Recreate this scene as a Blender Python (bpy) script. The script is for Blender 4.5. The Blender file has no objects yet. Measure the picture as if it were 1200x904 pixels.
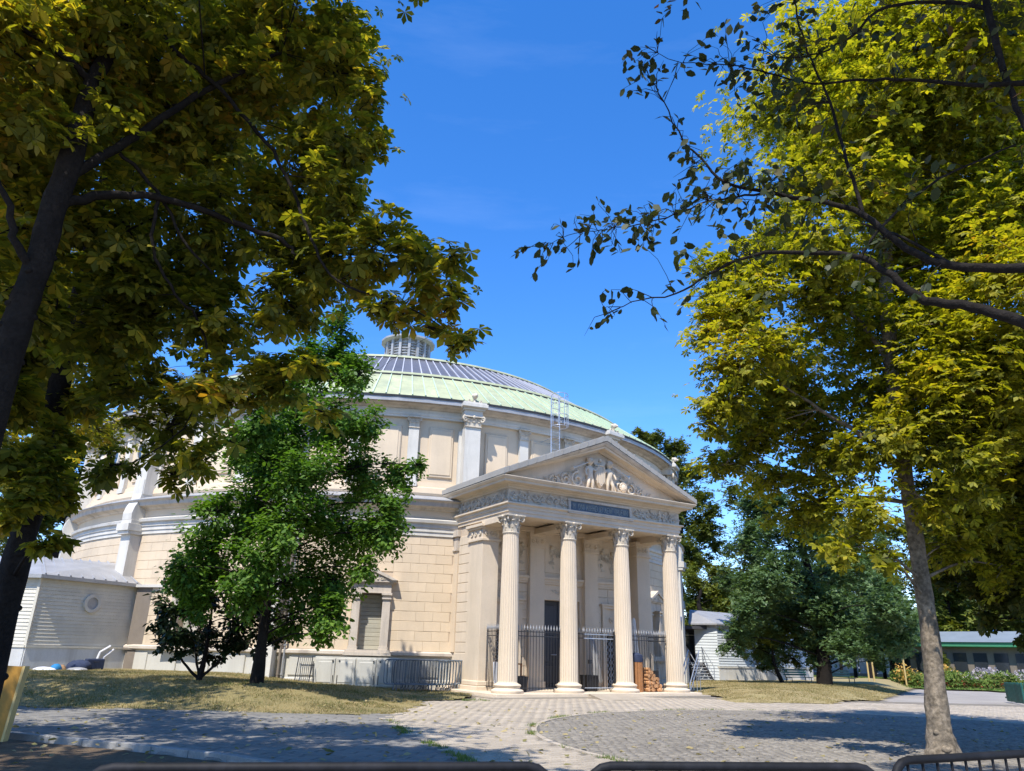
import bpy, math, random
import numpy as np
from mathutils import Vector, Matrix
random.seed(7); rng = np.random.default_rng(11)
PI = math.pi; R = math.radians
S = bpy.context.scene
COL = S.collection

# ------------------------------------------------------------------ camera, world, sun, exposure
FPX, PITCH, ROLL, EYE = 860.19, 0.34730, 0.02525, 1.6
_F = Vector((0, math.cos(PITCH), math.sin(PITCH))); _U = Vector((0, -math.sin(PITCH), math.cos(PITCH))); _R = Vector((1, 0, 0))
CR = _R * math.cos(ROLL) + _U * math.sin(ROLL); CU = -_R * math.sin(ROLL) + _U * math.cos(ROLL)
cd = bpy.data.cameras.new('camera'); cam = bpy.data.objects.new('camera', cd); COL.objects.link(cam)
cd.sensor_width = 36; cd.lens = FPX / 1200 * 36; cd.clip_start = 0.1; cd.clip_end = 3000
M = Matrix.Identity(4)
for i in range(3):
    M[i][0] = CR[i]; M[i][1] = CU[i]; M[i][2] = -_F[i]
M[2][3] = EYE
cam.matrix_world = M
S.camera = cam
def hray(px, py):
    v = _F * FPX + CR * (px - 600) - CU * (py - 452)
    return v / math.hypot(v.x, v.y)
def at(px, py, d):                     # place at horizontal distance d along a line of sight
    v = hray(px, py) * d
    return Vector((v.x, v.y, v.z + EYE))
def gnd(px, py, z=0.0):
    v = hray(px, py); v = v * ((z - EYE) / v.z)
    return (v.x, v.y)

SUN_AZ = R(180 + 20)                   # compass-like: direction to the sun = (sin, cos)
SUN_EL = R(57)
w = bpy.data.worlds.new('World'); S.world = w; w.use_nodes = True
nt = w.node_tree; nt.nodes.clear()
sky = nt.nodes.new('ShaderNodeTexSky'); sky.sky_type = 'NISHITA'; sky.sun_disc = False
sky.sun_elevation = SUN_EL; sky.sun_rotation = SUN_AZ
sky.air_density = .95; sky.dust_density = 0.0; sky.ozone_density = 4.0; sky.altitude = 0
hs = nt.nodes.new('ShaderNodeHueSaturation'); hs.inputs['Saturation'].default_value = 1.27
# thin, barely visible cirrus
tc = nt.nodes.new('ShaderNodeTexCoord'); mp = nt.nodes.new('ShaderNodeMapping'); mp.inputs['Scale'].default_value = (1.2, 2.2, 7)
nz = nt.nodes.new('ShaderNodeTexNoise'); nz.inputs['Scale'].default_value = 2.2; nz.inputs['Detail'].default_value = 7; nz.inputs['Roughness'].default_value = .6
cr_ = nt.nodes.new('ShaderNodeValToRGB'); cr_.color_ramp.elements[0].position = .56; cr_.color_ramp.elements[1].position = .82
cr_.color_ramp.elements[1].color = (.022, .022, .022, 1)
mx = nt.nodes.new('ShaderNodeMix'); mx.data_type = 'RGBA'; mx.inputs['B'].default_value = (9, 10, 11, 1)
bg = nt.nodes.new('ShaderNodeBackground'); bg.inputs['Strength'].default_value = 0.148
out = nt.nodes.new('ShaderNodeOutputWorld')
L = nt.links.new
tn = nt.nodes.new('ShaderNodeVectorMath'); tn.operation = 'MULTIPLY'; tn.inputs[1].default_value = (1.0, .95, 1.04)
L(sky.outputs[0], tn.inputs[0]); L(tn.outputs[0], hs.inputs['Color']); L(hs.outputs[0], mx.inputs['A']); L(tc.outputs['Generated'], mp.inputs[0]); L(mp.outputs[0], nz.inputs['Vector'])
L(nz.outputs['Fac'], cr_.inputs[0]); L(cr_.outputs[0], mx.inputs['Factor']); L(mx.outputs['Result'], bg.inputs['Color']); L(bg.outputs[0], out.inputs[0])
sl = bpy.data.lights.new('sun', 'SUN'); sl.energy = 3.4; sl.angle = R(.53); sl.color = (1, .955, .88)
so = bpy.data.objects.new('sun', sl); COL.objects.link(so)
sd = Vector((math.sin(SUN_AZ) * math.cos(SUN_EL), math.cos(SUN_AZ) * math.cos(SUN_EL), math.sin(SUN_EL)))
so.rotation_euler = sd.to_track_quat('Z', 'Y').to_euler(); so.location = (0, -20, 60)
S.view_settings.view_transform = 'Standard'; S.view_settings.look = 'None'
S.view_settings.exposure = 1.06; S.view_settings.gamma = 1
S.render.engine = 'CYCLES'
S.cycles.max_bounces = 8; S.cycles.transparent_max_bounces = 8

# ------------------------------------------------------------------ materials
def mat(name, col, rough=.8, var=.12, vscale=3.0, fine=.06, fscale=40, bump=.15, bscale=60, metal=0, dirt=None, dscale=1.2, damt=.5, island=0, spec=.3, streak=False):
    m = bpy.data.materials.new(name); m.use_nodes = True
    n = m.node_tree; b = n.nodes['Principled BSDF']; b.inputs['Roughness'].default_value = rough; b.inputs['Metallic'].default_value = metal
    b.inputs['Specular IOR Level'].default_value = spec
    g = n.nodes.new('ShaderNodeNewGeometry'); l = n.links.new
    def noise(s, d=4, r=.6, vec=None):
        t = n.nodes.new('ShaderNodeTexNoise'); t.inputs['Scale'].default_value = s; t.inputs['Detail'].default_value = d; t.inputs['Roughness'].default_value = r
        l(vec or g.outputs['Position'], t.inputs['Vector']); return t.outputs['Fac']
    def rng_(s, lo, hi, a=.3, z=.7):
        k = n.nodes.new('ShaderNodeMapRange'); k.inputs['From Min'].default_value = a; k.inputs['From Max'].default_value = z
        k.inputs['To Min'].default_value = lo; k.inputs['To Max'].default_value = hi; l(s, k.inputs['Value']); return k.outputs[0]
    def mul(a_, b_):
        k = n.nodes.new('ShaderNodeMath'); k.operation = 'MULTIPLY'; l(a_, k.inputs[0]); l(b_, k.inputs[1]); return k.outputs[0]
    f = rng_(noise(vscale), 1 - var, 1 + var)
    if fine: f = mul(f, rng_(noise(fscale, 3), 1 - fine, 1 + fine))
    if island: f = mul(f, rng_(g.outputs['Random Per Island'], 1 - island, 1 + island, 0, 1)) if island > 0 else f
    oi = n.nodes.new('ShaderNodeObjectInfo')
    if island: f = mul(f, rng_(oi.outputs['Random'], 1 - island, 1 + island, 0, 1))
    base = n.nodes.new('ShaderNodeVectorMath'); base.operation = 'SCALE'; base.inputs[0].default_value = col[:3]; l(f, base.inputs['Scale'])
    c = base.outputs[0]
    if dirt:
        if streak:
            mpn = n.nodes.new('ShaderNodeMapping'); mpn.inputs['Scale'].default_value = (1, 1, .12); l(g.outputs['Position'], mpn.inputs[0]); dn = noise(dscale, 6, .65, mpn.outputs[0])
        else: dn = noise(dscale, 6, .65)
        k = n.nodes.new('ShaderNodeMix'); k.data_type = 'RGBA'; l(c, k.inputs['A']); k.inputs['B'].default_value = (*dirt, 1)
        l(rng_(dn, 0, damt, .48, .72), k.inputs['Factor']); c = k.outputs['Result']
    l(c, b.inputs['Base Color'])
    if bump:
        bp = n.nodes.new('ShaderNodeBump'); bp.inputs['Strength'].default_value = bump; bp.inputs['Distance'].default_value = .02
        l(noise(bscale, 5), bp.inputs['Height']); l(bp.outputs[0], b.inputs['Normal'])
    return m
def leafmat(name, stops, trans=.5, tint=(1.0, 1.0, .5), rough=.55):
    m = bpy.data.materials.new(name); m.use_nodes = True
    n = m.node_tree; l = n.links.new; b = n.nodes['Principled BSDF']; b.inputs['Roughness'].default_value = rough; b.inputs['Specular IOR Level'].default_value = .35
    g = n.nodes.new('ShaderNodeNewGeometry'); oi = n.nodes.new('ShaderNodeObjectInfo')
    a = n.nodes.new('ShaderNodeMath'); a.operation = 'ADD'; l(g.outputs['Random Per Island'], a.inputs[0]); l(oi.outputs['Random'], a.inputs[1])
    fr = n.nodes.new('ShaderNodeMath'); fr.operation = 'FRACT'; l(a.outputs[0], fr.inputs[0])
    nz_ = n.nodes.new('ShaderNodeTexNoise'); nz_.inputs['Scale'].default_value = .55; nz_.inputs['Detail'].default_value = 3; l(g.outputs['Position'], nz_.inputs['Vector'])
    mm = n.nodes.new('ShaderNodeMath'); mm.operation = 'MULTIPLY_ADD'; mm.inputs[1].default_value = .9; l(nz_.outputs['Fac'], mm.inputs[0]); 
    sc = n.nodes.new('ShaderNodeMath'); sc.operation = 'MULTIPLY_ADD'; sc.inputs[1].default_value = .62; sc.inputs[2].default_value = -.25; l(fr.outputs[0], sc.inputs[0]); l(sc.outputs[0], mm.inputs[2])
    rp = n.nodes.new('ShaderNodeValToRGB'); e = rp.color_ramp.elements
    while len(e) < len(stops): e.new(.5)
    for i, (p, c) in enumerate(stops): e[i].position = p; e[i].color = (*c, 1)
    l(mm.outputs[0], rp.inputs[0]); l(rp.outputs[0], b.inputs['Base Color'])
    t = n.nodes.new('ShaderNodeBsdfTranslucent'); tm = n.nodes.new('ShaderNodeVectorMath'); tm.operation = 'MULTIPLY'; tm.inputs[1].default_value = tint; l(rp.outputs[0], tm.inputs[0]); l(tm.outputs[0], t.inputs['Color'])
    mxs = n.nodes.new('ShaderNodeMixShader'); mxs.inputs[0].default_value = trans; l(b.outputs[0], mxs.inputs[1]); l(t.outputs[0], mxs.inputs[2])
    l(mxs.outputs[0], n.nodes['Material Output'].inputs['Surface'])
    return m
MT = dict(
 cream=mat('cream_painted_stone', (.62, .495, .345), .85, .06, .8, .04, 30, .1, 40, dirt=(.42, .34, .25), dscale=1.0, damt=.35, island=.035, streak=True),
 joint=mat('recessed_joint', (.54, .43, .31), .9, .1, 2),
 white=mat('white_grey_stone', (.58, .545, .475), .8, .07, 1, .05, 30, .12, 40, dirt=(.34, .31, .26), dscale=1.4, damt=.55, streak=True),
 portico=mat('pale_portico_stone', (.63, .52, .385), .85, .05, 1, .05, 30, .12, 40, dirt=(.36, .30, .21), dscale=1.3, damt=.4, streak=True),
 trim=mat('grey_beige_cornice_stone', (.54, .465, .375), .85, .1, 1, .07, 30, .2, 40, dirt=(.25, .21, .17), dscale=2.2, damt=.7, streak=True),
 relief=mat('weathered_relief_stone', (.58, .50, .385), .85, .12, 4, .1, 30, .3, 50, dirt=(.24, .19, .13), dscale=5, damt=.6),
 plinth=mat('grey_green_plinth_paint', (.50, .475, .41), .8, .05, 1, .04, 30, .08, 40, dirt=(.33, .30, .25), dscale=1.5, damt=.4, streak=True),
 roofstone=mat('grey_roof_stone', (.33, .31, .275), .85, .1, 1, .08, 30, .15, 40, dirt=(.22, .20, .18), dscale=2, damt=.5),
 copper=mat('verdigris_copper', (.39, .405, .24), .6, .14, .9, .08, 8, .05, 20, dirt=(.27, .30, .20), dscale=1.1, damt=.8, island=.05),
 zinc=mat('dark_roof_zinc', (.115, .112, .122), .45, .15, .8, .1, 10, .05, 20, metal=.1, island=.14, spec=.6),
 lead=mat('grey_lead', (.34, .335, .33), .5, .15, 1.5, .1, 20, .08, 20, metal=.2, dirt=(.2, .2, .2), dscale=3),
 seam=mat('pale_green_seam', (.40, .50, .36), .6, .1, 1),
 seamg=mat('pale_grey_seam', (.42, .42, .45), .5, .1, 1),
 gutter=mat('dark_gutter_metal_and_shadow', (.05, .05, .055), .6, .2, 2),
 iron=mat('black_iron', (.02, .02, .022), .5, .2, 4, spec=.5),
 door=mat('dark_grey_door_paint', (.035, .035, .04), .5, .1, 2, spec=.5),
 steel=mat('galvanised_steel', (.42, .44, .47), .42, .15, 6, .1, 30, .05, metal=.6, island=.1, spec=.5),
 barrier=mat('scuffed_barrier_steel', (.15, .18, .21), .45, .3, 3, .2, 25, .1, metal=.45, island=.15, dirt=(.08, .07, .07), dscale=6),
 blackbar=mat('black_painted_tube', (.010, .010, .011), .65, .3, 4, .2, 30, .05, spec=.2, dirt=(.03, .03, .035), dscale=5),
 siding=mat('grey_painted_siding', (.58, .54, .45), .7, .05, 1.4, .04, 20, .08, 30, dirt=(.34, .32, .28), dscale=1.5, damt=.4, island=.04),
 sidingc=mat('pale_grey_siding', (.58, .61, .61), .7, .05, 1.4, .04, 20, .08, 30, island=.04),
 render=mat('pale_grey_render', (.56, .56, .55), .85, .08, 1, .06, 20, .1, 30, dirt=(.33, .30, .26), dscale=1.8, damt=.5, streak=True),
 shutter=mat('beige_grey_shutter', (.37, .35, .28), .7, .08, 2, .06, 20, .1, 30, island=.06),
 brown=mat('brown_grey_paint_and_shade', (.20, .165, .13), .7, .1, 2),
 slate=mat('blue_grey_slate_panel', (.075, .105, .135), .45, .25, 6, .3, 60, .2, 80, dirt=(.2, .24, .27), dscale=14, damt=.5),
 letter=mat('worn_gilt_carving', (.34, .36, .33), .6, .3, 10),
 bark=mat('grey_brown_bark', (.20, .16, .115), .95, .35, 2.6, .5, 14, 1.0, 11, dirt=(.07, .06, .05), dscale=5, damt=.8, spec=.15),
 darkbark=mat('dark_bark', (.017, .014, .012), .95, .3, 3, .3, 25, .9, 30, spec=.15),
 wood=mat('orange_brown_wood', (.34, .15, .055), .7, .2, 6, .15, 40, .3, 60, island=.15),
 logend=mat('split_log', (.42, .22, .10), .8, .3, 8, .2, 60, .4, 60, island=.25),
 board=mat('ochre_board', (.34, .17, .02), .6, .08, 2, .05, 30, .05, spec=.4),
 boardedge=mat('pale_board_edge', (.50, .36, .14), .6, .1, 4),
 black=mat('black_plastic', (.016, .016, .018), .5, .1, 3, spec=.4),
 parasol=mat('pale_canvas', (.62, .60, .55), .9, .08, 5, .05, 40, .2, 30),
 glass=mat('dark_glass', (.03, .035, .04), .08, .1, 2, 0, 30, 0, spec=.8),
 greenpaint=mat('dark_green_paint', (.012, .085, .065), .45, .2, 4, .1, 30, .05, island=.25, spec=.5),
 kioskgreen=mat('green_fascia', (.06, .24, .12), .5, .05),
 kiosk=mat('pale_blue_grey_roof', (.19, .22, .24), .5, .08, 1),
 red=mat('red_cloth', (.5, .02, .03), .7, .1), blue=mat('blue_sign', (.05, .16, .42), .5, .05),
 navy=mat('navy_fabric', (.03, .04, .075), .9, .2, 8, .1, 40, .4, 30), cyan=mat('bright_blue_bag', (.02, .17, .36), .7, .15, 8),
 tan=mat('tan_cloth', (.28, .17, .09), .9, .2, 8), cloth=mat('white_cloth', (.6, .6, .62), .9, .1, 8, .05, 40, .4, 30),
 kerb=mat('pale_kerb_stone', (.27, .26, .24), .85, .15, 3, .1, 30, .3, 40, dirt=(.2, .19, .17), dscale=4),
 gravel=mat('pale_asphalt', (.30, .27, .235), .95, .12, .35, .15, 60, .4, 90, dirt=(.2, .18, .16), dscale=.5, damt=.5),
 jointsand=mat('joint_sand', (.20, .17, .135), .95, .15, 1, .2, 50, .5, 80, dirt=(.12, .13, .06), dscale=1.5, damt=.5),
 darkjoint=mat('dark_joint_sand', (.15, .135, .115), .95, .15, 1, .2, 50, .5, 80),
 sett=mat('pale_paving_stone', (.38, .32, .245), .9, .10, .6, .12, 25, .4, 70, dirt=(.29, .245, .18), dscale=.7, damt=.6, island=.13),
 cobble=mat('grey_cobble', (.185, .163, .132), .85, .1, .5, .12, 25, .5, 60, dirt=(.26, .23, .185), dscale=.45, damt=.7, island=.2),
 roadslab=mat('grey_road_slab', (.20, .185, .16), .85, .1, .6, .1, 25, .3, 70, dirt=(.13, .125, .12), dscale=.8, damt=.5, island=.10),
 soil=mat('brown_soil', (.105, .07, .04), .98, .3, 1.2, .3, 20, .9, 30, dirt=(.17, .125, .07), dscale=2.5, damt=.8),
 turf=mat('dry_turf', (.20, .165, .07), .98, .15, .5, .2, 30, .6, 40, dirt=(.33, .25, .11), dscale=.42, damt=.95),
 turfdry=mat('straw_turf', (.30, .235, .11), .98, .15, .5, .2, 30, .6, 40, dirt=(.20, .18, .07), dscale=.5, damt=.6),
 lawn=mat('green_turf', (.10, .17, .035), .98, .2, .5, .2, 30, .6, 40, dirt=(.24, .22, .07), dscale=.4, damt=.5),
 street=mat('street_wall', (.42, .40, .42), .9, .2, 1),
)
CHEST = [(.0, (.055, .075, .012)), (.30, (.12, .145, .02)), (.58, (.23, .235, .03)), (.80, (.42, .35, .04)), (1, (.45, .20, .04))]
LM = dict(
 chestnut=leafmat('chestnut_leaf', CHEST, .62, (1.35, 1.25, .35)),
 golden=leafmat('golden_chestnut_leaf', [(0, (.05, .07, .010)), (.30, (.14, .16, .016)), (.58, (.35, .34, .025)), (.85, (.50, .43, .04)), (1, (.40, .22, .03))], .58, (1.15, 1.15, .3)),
 chestdark=leafmat('shaded_chestnut_leaf', [(0, (.035, .045, .008)), (.4, (.075, .085, .014)), (.75, (.13, .13, .018)), (1, (.26, .17, .03))], .45, (1.1, 1.05, .3)),  # darkened copy of the chestnut leaf, shade put into its colour
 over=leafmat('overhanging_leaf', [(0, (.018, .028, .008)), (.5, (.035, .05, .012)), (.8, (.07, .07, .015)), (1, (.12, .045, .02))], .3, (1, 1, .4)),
 green=leafmat('fresh_green_leaf', [(0, (.045, .10, .016)), (.5, (.10, .20, .026)), (1, (.20, .31, .04))], .48, (1, 1.1, .4)),
 dark=leafmat('dark_glossy_leaf', [(0, (.012, .022, .008)), (.6, (.025, .042, .014)), (1, (.05, .065, .02))], .2, (1, 1, .4), .35),
 teal=leafmat('bluish_green_leaf', [(0, (.05, .09, .034)), (.5, (.10, .165, .06)), (1, (.19, .27, .10))], .35, (1, 1.1, .5), .45),
 olive=leafmat('olive_green_leaf', [(0, (.06, .09, .012)), (.5, (.13, .16, .02)), (1, (.24, .23, .03))], .4, (1, 1, .4)),
 far=leafmat('distant_leaf', [(0, (.045, .075, .016)), (.5, (.10, .13, .022)), (1, (.20, .20, .03))], .4, (1, 1, .4)),
 grass=leafmat('grass_blade', [(0, (.055, .09, .02)), (.30, (.13, .15, .038)), (.44, (.31, .245, .11)), (1, (.50, .39, .21))], .3, (1, 1, .6), .9),
 straw=leafmat('straw_blade', [(0, (.13, .15, .04)), (.3, (.24, .21, .08)), (.5, (.38, .30, .14)), (1, (.50, .40, .21))], .3, (1, 1, .6), .9),
 lawng=leafmat('lawn_blade', [(0, (.06, .12, .02)), (.5, (.12, .19, .03)), (1, (.28, .26, .08))], .3, (1, 1, .6), .9),
 fred=leafmat('red_petals', [(0, (.38, .05, .03)), (1, (.55, .16, .06))], .3, (1, .6, .4)),
 fwhite=leafmat('white_petals', [(0, (.40, .33, .37)), (1, (.6, .55, .55))], .3, (1, 1, 1)),
 fyel=leafmat('orange_petals', [(0, (.65, .30, .05)), (1, (.75, .55, .15))], .3, (1, 1, .6)),
)

# ------------------------------------------------------------------ mesh helpers
class G:
    def __init__(s): s.v = []; s.f = []
    def add(s, vs, fs):
        o = len(s.v); s.v += [tuple(p) for p in vs]; s.f += [tuple(i + o for i in f) for f in fs]; return s
    def box(s, x0, x1, y0, y1, z0, z1, m=None):
        vs = [(x0, y0, z0), (x1, y0, z0), (x1, y1, z0), (x0, y1, z0), (x0, y0, z1), (x1, y0, z1), (x1, y1, z1), (x0, y1, z1)]
        if m is not None: vs = [m @ Vector(v) for v in vs]
        return s.add(vs, [(0, 3, 2, 1), (4, 5, 6, 7), (0, 1, 5, 4), (1, 2, 6, 5), (2, 3, 7, 6), (3, 0, 4, 7)])
    def block(s, x0, x1, y0, y1, z0, z1, c=.02):       # box whose -y face is chamfered
        return s.add([(x0, y0 + c, z0), (x1, y0 + c, z0), (x1, y0 + c, z1), (x0, y0 + c, z1), (x0 + c, y0, z0 + c), (x1 - c, y0, z0 + c), (x1 - c, y0, z1 - c), (x0 + c, y0, z1 - c),
                      (x0, y1, z0), (x1, y1, z0), (x1, y1, z1), (x0, y1, z1)],
                     [(4, 5, 6, 7), (0, 1, 5, 4), (1, 2, 6, 5), (2, 3, 7, 6), (3, 0, 4, 7), (0, 8, 9, 1), (1, 9, 10, 2), (2, 10, 11, 3), (3, 11, 8, 0)])
    def block2(s, x0, x1, y0, y1, z0, z1, cx, cz, d):
        return s.add([(x0, y0 + d, z0), (x1, y0 + d, z0), (x1, y0 + d, z1), (x0, y0 + d, z1), (x0 + cx, y0, z0 + cz), (x1 - cx, y0, z0 + cz), (x1 - cx, y0, z1 - cz), (x0 + cx, y0, z1 - cz),
                      (x0, y1, z0), (x1, y1, z0), (x1, y1, z1), (x0, y1, z1)],
                     [(4, 5, 6, 7), (0, 1, 5, 4), (1, 2, 6, 5), (2, 3, 7, 6), (3, 0, 4, 7), (0, 8, 9, 1), (1, 9, 10, 2), (2, 10, 11, 3), (3, 11, 8, 0)])
    def tube(s, pts, r, n=8, cap=True):
        pts = [Vector(p) for p in pts]; k = len(pts); rs = r if isinstance(r, (list, tuple)) else [r] * k
        o = len(s.v); up = Vector((0, 0, 1)); prev = None
        for i, p in enumerate(pts):
            d = (pts[min(i + 1, k - 1)] - pts[max(i - 1, 0)])
            d = d.normalized() if d.length > 1e-9 else Vector((0, 0, 1))
            if prev is None: a = d.cross(up if abs(d.z) < .95 else Vector((1, 0, 0))).normalized()
            else:
                a = prev - d * prev.dot(d); a = a.normalized() if a.length > 1e-6 else d.orthogonal().normalized()
            b = d.cross(a); prev = a
            for j in range(n):
                t = 2 * PI * j / n; s.v.append(tuple(p + (a * math.cos(t) + b * math.sin(t)) * rs[i]))
        for i in range(k - 1):
            for j in range(n):
                s.f.append((o + i * n + j, o + i * n + (j + 1) % n, o + (i + 1) * n + (j + 1) % n, o + (i + 1) * n + j))
        if cap: s.f.append(tuple(o + j for j in reversed(range(n)))); s.f.append(tuple(o + (k - 1) * n + j for j in range(n)))
        return s
    def lathe(s, prof, n=24, c=(0, 0, 0), cap=True, f=None):
        o = len(s.v)
        for (r, z) in prof:
            for j in range(n):
                t = 2 * PI * j / n; rr = r * (f(t, z) if f else 1); s.v.append((c[0] + rr * math.cos(t), c[1] + rr * math.sin(t), c[2] + z))
        for i in range(len(prof) - 1):
            for j in range(n): s.f.append((o + i * n + j, o + i * n + (j + 1) % n, o + (i + 1) * n + (j + 1) % n, o + (i + 1) * n + j))
        if cap: s.f.append(tuple(o + j for j in reversed(range(n)))); s.f.append(tuple(o + (len(prof) - 1) * n + j for j in range(n)))
        return s
    def ring(s, prof, a0, a1, step=2.0, full=False):    # closed profile (r,z) swept about the z axis; angle 0 looks to -y
        n = max(1, int(round((a1 - a0) / step))); k = len(prof); o = len(s.v)
        for i in range(n if full else n + 1):
            t = R(a0 + (a1 - a0) * i / n)
            for (r, z) in prof: s.v.append((r * math.sin(t), -r * math.cos(t), z))
        m = n if full else n + 1
        for i in range(n):
            for j in range(k):
                a = o + i * k; b = o + ((i + 1) % m) * k
                s.f.append((a + j, b + j, b + (j + 1) % k, a + (j + 1) % k))
        if not full: s.f.append(tuple(o + j for j in range(k))); s.f.append(tuple(o + n * k + j for j in reversed(range(k))))
        return s
    def prism(s, poly, y0, y1, m=None):                 # polygon in x,z extruded along y
        k = len(poly); vs = [(x, y0, z) for x, z in poly] + [(x, y1, z) for x, z in poly]
        if m is not None: vs = [m @ Vector(v) for v in vs]
        return s.add(vs, [tuple(range(k)), tuple(reversed(range(k, 2 * k)))] + [(j, j + k, (j + 1) % k + k, (j + 1) % k) for j in range(k)])
    def ball(s, c, r, n=10, m=7, q=(1, 1, 1)):
        o = len(s.v)
        for i in range(m + 1):
            p = PI * i / m
            for j in range(n):
                t = 2 * PI * j / n; s.v.append((c[0] + r * q[0] * math.sin(p) * math.cos(t), c[1] + r * q[1] * math.sin(p) * math.sin(t), c[2] + r * q[2] * math.cos(p)))
        for i in range(m):
            for j in range(n): s.f.append((o + i * n + j, o + (i + 1) * n + j, o + (i + 1) * n + (j + 1) % n, o + i * n + (j + 1) % n))
        return s
    def mesh(s, name, m=None, smooth=False):
        me = bpy.data.meshes.new(name); me.from_pydata(s.v, [], s.f)
        import bmesh
        bm = bmesh.new(); bm.from_mesh(me); bmesh.ops.recalc_face_normals(bm, faces=bm.faces); bm.to_mesh(me); bm.free()
        if m is not None: me.materials.append(m)
        if smooth:
            me.polygons.foreach_set('use_smooth', [True] * len(me.polygons))
            try: me.set_sharp_from_angle(angle=R(smooth if smooth is not True else 40))
            except Exception: pass
        me.update(); return me
def link(name, data, parent=None, loc=(0, 0, 0), rot=(0, 0, 0), scale=None):
    o = bpy.data.objects.new(name, data); COL.objects.link(o); o.location = loc; o.rotation_euler = rot
    if scale is not None: o.scale = scale if hasattr(scale, '__len__') else (scale,) * 3
    if parent is not None: o.parent = parent
    return o
def obj(name, g, m, parent=None, loc=(0, 0, 0), rot=(0, 0, 0), smooth=False, bevel=0, label=None):
    o = link(name, g.mesh(name, m, smooth), parent, loc, rot)
    if bevel:
        b = o.modifiers.new('bevel', 'BEVEL'); b.width = bevel; b.segments = 2; b.limit_method = 'ANGLE'
    if label: o['label'] = label
    return o
def tag(o, label=None, cat=None, group=None, kind=None):
    if label: o['label'] = label
    if cat: o['category'] = cat
    if group: o['group'] = group
    if kind: o['kind'] = kind
    return o
def thing(name, label, cat, loc=(0, 0, 0), rz=0, group=None):
    return tag(link(name, None, None, loc, (0, 0, rz)), label, cat, group)
def copy_tree(o, parent=None):
    c = o.copy(); COL.objects.link(c)
    if parent is not None: c.parent = parent
    for ch in list(o.children): copy_tree(ch, c)
    return c
def npmesh(name, V, Fq, m, smooth=False):               # V (n,3), Fq (k,3|4) arrays
    me = bpy.data.meshes.new(name); k = Fq.shape[1]
    me.vertices.add(len(V)); me.vertices.foreach_set('co', V.astype(np.float32).ravel())
    me.loops.add(Fq.size); me.loops.foreach_set('vertex_index', Fq.astype(np.int32).ravel())
    me.polygons.add(len(Fq)); me.polygons.foreach_set('loop_start', np.arange(0, Fq.size, k, dtype=np.int32))
    me.polygons.foreach_set('loop_total', np.full(len(Fq), k, dtype=np.int32))
    me.materials.append(m); me.update(calc_edges=True); me.validate(); return me
def S3(x): x = min(1, max(0, x)); return x * x * (3 - 2 * x)

# ================================================================== THE SETTING
def mound(x, y):
    a = .46 * S3((y - 19.8 + .04 * x) / 3.6) * S3((-3.2 - x) / 4.2)
    a *= 1 - .62 * S3((y - 25.5) / 3.5) * S3((x + 11) / 4)
    return a
def isle(x, y):
    d = min(S3((x - 8.4) / 3), S3((y - 29.6 - max(0, x - 12) * .9) / 4), S3((15.5 + (y - 33) * .62 - x) / 2.5))
    return .30 * d
# ground: one sheet to the horizon
g = G(); N = [-1200, -400, -120, -60, -40] + [i for i in range(-30, 61, 5)] + [90, 160, 400, 1200]
NY = [-1200, -400, -100, -40, -20] + [i for i in range(-10, 91, 5)] + [120, 200, 400, 1200]
for y in NY:
    for x in N: g.v.append((x, y, -.035))
for j in range(len(NY) - 1):
    for i in range(len(N) - 1):
        a = j * len(N) + i; g.f.append((a, a + 1, a + 1 + len(N), a + len(N)))
tag(obj('ground', g, MT['gravel']), kind='structure')
def sheet(name, poly, z, m):
    g = G(); g.v = [(x, y, z) for x, y in poly]; g.f = [tuple(range(len(poly)))]
    return tag(obj(name, g, m), kind='structure')
def inpoly(P, poly):
    x, y = P[:, 0], P[:, 1]; c = np.zeros(len(P), bool); n = len(poly); j = n - 1
    for i in range(n):
        xi, yi = poly[i]; xj, yj = poly[j]
        k = ((yi > y) != (yj > y)) & (x < (xj - xi) * (y - yi) / (yj - yi + 1e-12) + xi); c ^= k; j = i
    return c
CC = (8.76, 17.30); CRAD = 8.08
ROADR = [(-2.95, 21), (-2.9, 19.5), (-2.35, 17.6), (-1.84, 15.9), (-1.25, 14.3), (-.66, 12.9), (-.25, 11.6), (0.1, 9.5), (.3, 7)]
KERB = [(-14.5, 16.6), (-11, 15.1), (-8.83, 14.28), (-7.6, 13.75), (-6.2, 13.2), (-4.02, 12.12), (-2.76, 11.18), (-1.8, 10.2), (-1.2, 9)]
plaza_poly = ROADR[::-1] + [(-2.95, 33), (20, 33), (26, 33), (26, 7)]
road_poly = ROADR[::-1] + [(-2.95, 21.6), (-16, 22.5), (-16, 17.3)] + KERB + [(-.9, 7)]
sheet('plaza_paving', plaza_poly, 0.0, MT['jointsand'])
sheet('side_road', road_poly, .004, MT['darkjoint'])
sheet('paved_circle', [(CC[0] + CRAD * math.cos(2 * PI * i / 96), CC[1] + CRAD * math.sin(2 * PI * i / 96)) for i in range(96)], .008, MT['darkjoint'])
sheet('soil_bed', [(-16, 16.6)] + [(x - .05, y - .15) for x, y in KERB] + [(-1.2, 2), (-16, 2)], -.02, MT['soil'])

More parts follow.
